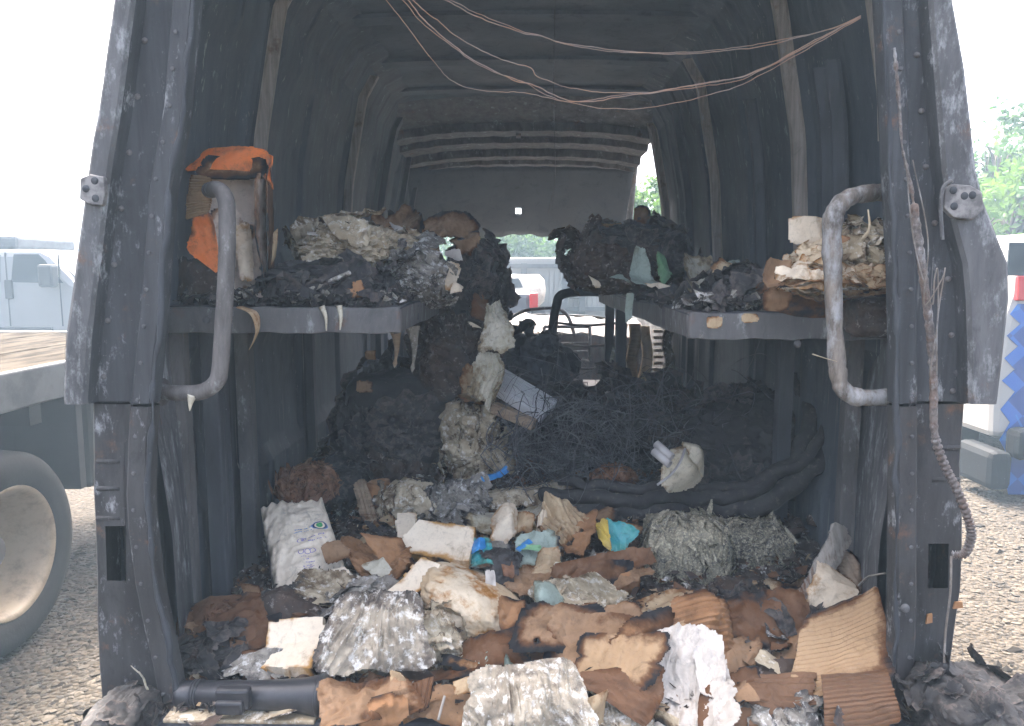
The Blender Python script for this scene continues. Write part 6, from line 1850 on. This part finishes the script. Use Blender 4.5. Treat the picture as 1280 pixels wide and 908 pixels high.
# mineral wool blocks
lump('mineral_wool', 'tall rough mineral wool block standing below the hose arc', 'insulation', (856, 708, 2.04), 48, 62, M['wool'], dr=.10, q=7, amp=.07, freq=5, fold=.03, sub=6, char=.05, shards=(620, .10, 3.2, .01))
lump('mineral_wool', 'upper dark mineral wool block right of the tall one', 'insulation', (934, 688, 2.14), 46, 36, M['wool'], dr=.10, q=6, amp=.08, freq=5, fold=.03, sub=6, char=.32, shards=(620, .10, 3.2, .01))
lump('mineral_wool', 'lower dark mineral wool block right of the tall one', 'insulation', (934, 742, 2.10), 50, 28, M['wool'], dr=.10, q=6, amp=.09, freq=5, fold=.03, sub=6, char=.28, shards=(620, .10, 3.2, .01))
lump('char_clump', 'black crumbled clump at the foot of the mineral wool', 'clump', (960, 772, .03), 46, 24, M['char'], dr=.08, amp=.35, sub=6, shards=(34, .60, 1., .02))
# leaning panel and cardboard on the right
sheet('bark_board', 'pale splintered board leaning against the right wall', 'board', T((1034, 660, 1.86), (1062, 676, 1.86), (1012, 760, 1.74), (996, 752, 1.74)), M['wood_grey'], .008, 4, .12, .2, thick=.010, ripple=.004)
sheet('bark_board', 'dark ragged board edge behind the splintered board', 'board', T((1050, 668, 1.87), (1074, 712, 1.86), (1074, 752, 1.80), (1048, 716, 1.82)), M['wood'], .014, 5, .2, .5, thick=.008)
sheet('torn_boarding', 'torn off-white boarding below the splintered board', 'board', T((1022, 700, 1.78), (1064, 728, 1.78), (1060, 756, 1.72), (1004, 772, 1.70)), M['paper'], .010, 4, .14, .28)
strip_tube('curved_peel', 'grey curved peel reaching to the right pillar', 'strip', [(1074, 732, 1.7), (1084, 722, 1.68), (1094, 719, 1.66), (1106, 717, 1.64)], .006, M['ash'], 16, 6, .4)
sheet('corrugated_sheet', 'large tan corrugated cardboard sheet in the right corner', 'cardboard', T((1006, 772, 1.62), (1096, 740, 1.62), (1118, 850, 1.45), (990, 872, 1.45)), M['corrugated'], .008, 4, .05, .32, corr=(19, .0014, 1), thick=.004, cell=.003, seed=751, shape=9)
sheet('corrugated_sheet', 'dark brown corrugated flap folded forward in the right corner', 'cardboard', T((1028, 846, 1.455), (1108, 836, 1.45), (1122, 905, 1.36), (1036, 912, 1.36)), M['corrugated_dark'], .006, 3, .06, .2, corr=(12, .0026, 1), thick=.004, cell=.0025, seed=752, shape=9)
sheet('corrugated_sheet', 'brown smooth fold left of the large corrugated sheet', 'cardboard', T((950, 812, 1.66), (1026, 766, 1.66), (1014, 858, 1.50), (962, 842, 1.54)), M['kraft'], .010, 3, .06, .15, thick=.004)
sheet('corrugated_sheet', 'low dark ribbed cardboard under the brown fold', 'cardboard', T((938, 842, 1.52), (1016, 846, 1.49), (1024, 888, 1.40), (940, 876, 1.42)), M['corrugated_dark'], .008, 3, .09, .12, corr=(7, .003, 1), thick=.004, cell=.003, seed=754)
sheet('corrugated_sheet', 'brown cardboard tongue curling left towards the white film', 'cardboard', T((890, 818, 1.60), (950, 808, 1.62), (950, 826, 1.56), (880, 866, 1.46)), M['kraft'], .016, 4, .08, .3)
sheet('corrugated_sheet', 'dark torn cardboard between white film and ribbed flap', 'cardboard', T((906, 846, 1.50), (950, 838, 1.52), (948, 886, 1.42), (912, 894, 1.41)), M['kraft_dark'], .02, 6, .15, .5)
sheet('tan_card', 'small upright tan card in front of the mineral wool', 'card', T((932, 764, 1.84), (948, 758, 1.85), (968, 786, 1.80), (930, 800, 1.78)), M['kraft'], .006, 3, .08, .18)
sheet('dark_card', 'dark burnt card with ragged top beside the tan card', 'card', T((934, 798, 1.75), (962, 786, 1.76), (968, 812, 1.70), (938, 820, 1.70)), M['kraft_dark'], .012, 4, .2, .5)
sheet('torn_shred', 'torn brown shred lying on the flap by the white film', 'shred', [(918, 860, .12), (940, 856, .12), (942, 874, .09), (924, 876, .09)], M['kraft'], .012, 4, .2, .3, cell=.004)
lump('char_clump', 'black crumbly clump under the corrugated flap at the sill', 'clump', (975, 895, .02), 52, 22, M['ash'], dr=.07, amp=.35, sub=6, char=.4, shards=(34, .62, 1., .02))
# broad thin sheets pressed flat into the gaps of the heap
for lb, m, cs, sd in (
        ('broad scorched brown sheet pressed flat at the left wall foot', 'kraft_dark', [(232, 776, .05), (318, 762, .06), (334, 812, .03), (244, 834, .03)], 1101),
        ('grey ashen sheet pressed flat between white block and black case', 'ash', [(296, 826, .05), (402, 820, .06), (410, 852, .04), (286, 856, .03)], 1102),
        ('brown paper sheet pressed flat below the toasted foam block', 'kraft_dark', [(520, 812, .06), (640, 800, .07), (648, 838, .05), (516, 850, .04)], 1103),
        ('cream ashen sheet pressed flat between kraft bag and ash fan', 'ash_cream', [(396, 722, .06), (500, 722, .07), (500, 756, .05), (380, 762, .04)], 1104),
        ('tan paper sheet pressed flat below the mineral wool', 'paper_tan', [(806, 742, .05), (884, 738, .06), (880, 768, .04), (802, 770, .04)], 1105),
        ('dark kraft sheet pressed flat between mineral wool and tan card', 'kraft_dark', [(866, 768, .06), (992, 758, .07), (1000, 802, .04), (880, 816, .04)], 1106),
        ('grey ashen sheet pressed flat right of the tan card', 'ash', [(962, 768, .05), (1030, 756, .06), (1020, 790, .04), (966, 800, .04)], 1107),
        ('film sheet pressed flat between fanned pack and foam slab', 'film_clear', [(594, 640, .06), (680, 636, .07), (676, 664, .05), (590, 668, .05)], 1108),
        ('brown sheet pressed flat under the long burnt cardboard', 'kraft', [(640, 716, .05), (770, 700, .06), (800, 738, .04), (650, 748, .04)], 1109),
        ('ashen sheet pressed flat behind the ivory foam slab', 'ash_cream', [(596, 610, .05), (700, 606, .06), (700, 634, .04), (590, 640, .04)], 1110),
        ('charred sheet pressed flat in front of the white sack', 'char_brown', [(318, 752, .05), (420, 742, .06), (410, 778, .04), (310, 784, .04)], 1111),
        ('brown sheet pressed flat at the sill between kraft ball and ash bundle', 'kraft', [(524, 862, .06), (612, 856, .07), (606, 900, .03), (520, 906, .03)], 1112),
        ('tan sheet pressed flat at the sill right of the white film', 'corrugated_dark', [(896, 862, .05), (992, 862, .06), (1000, 906, .03), (892, 910, .03)], 1113)):
    sheet('pressed_sheet', lb, 'sheet', cs, M[m], .02, 8, .11, .32, thick=.0008, cell=.004, seed=sd, ripple=.003)
# ------------------------------------------------------------------ haze added to stand in for the lens veil
hz = MB().box((-60, -12, -1.2), (60, 75, 9.5)).build('haze', M['soot'])
tag(hz, 'thin even haze added over the yard as a stand-in for lens veil', 'haze', kind='stuff')
hm = bpy.data.materials.new('thin_haze')
hm.use_nodes = True
hn = hm.node_tree.nodes
hn.clear()
hv = hn.new('ShaderNodeVolumePrincipled')
hv.inputs['Color'].default_value = (.60, .82, 1., 1)
hv.inputs['Density'].default_value = .008
hv.inputs['Anisotropy'].default_value = .0
ho = hn.new('ShaderNodeOutputMaterial')
hm.node_tree.links.new(hv.outputs[0], ho.inputs['Volume'])
hz.data.materials.clear()
hz.data.materials.append(hm)
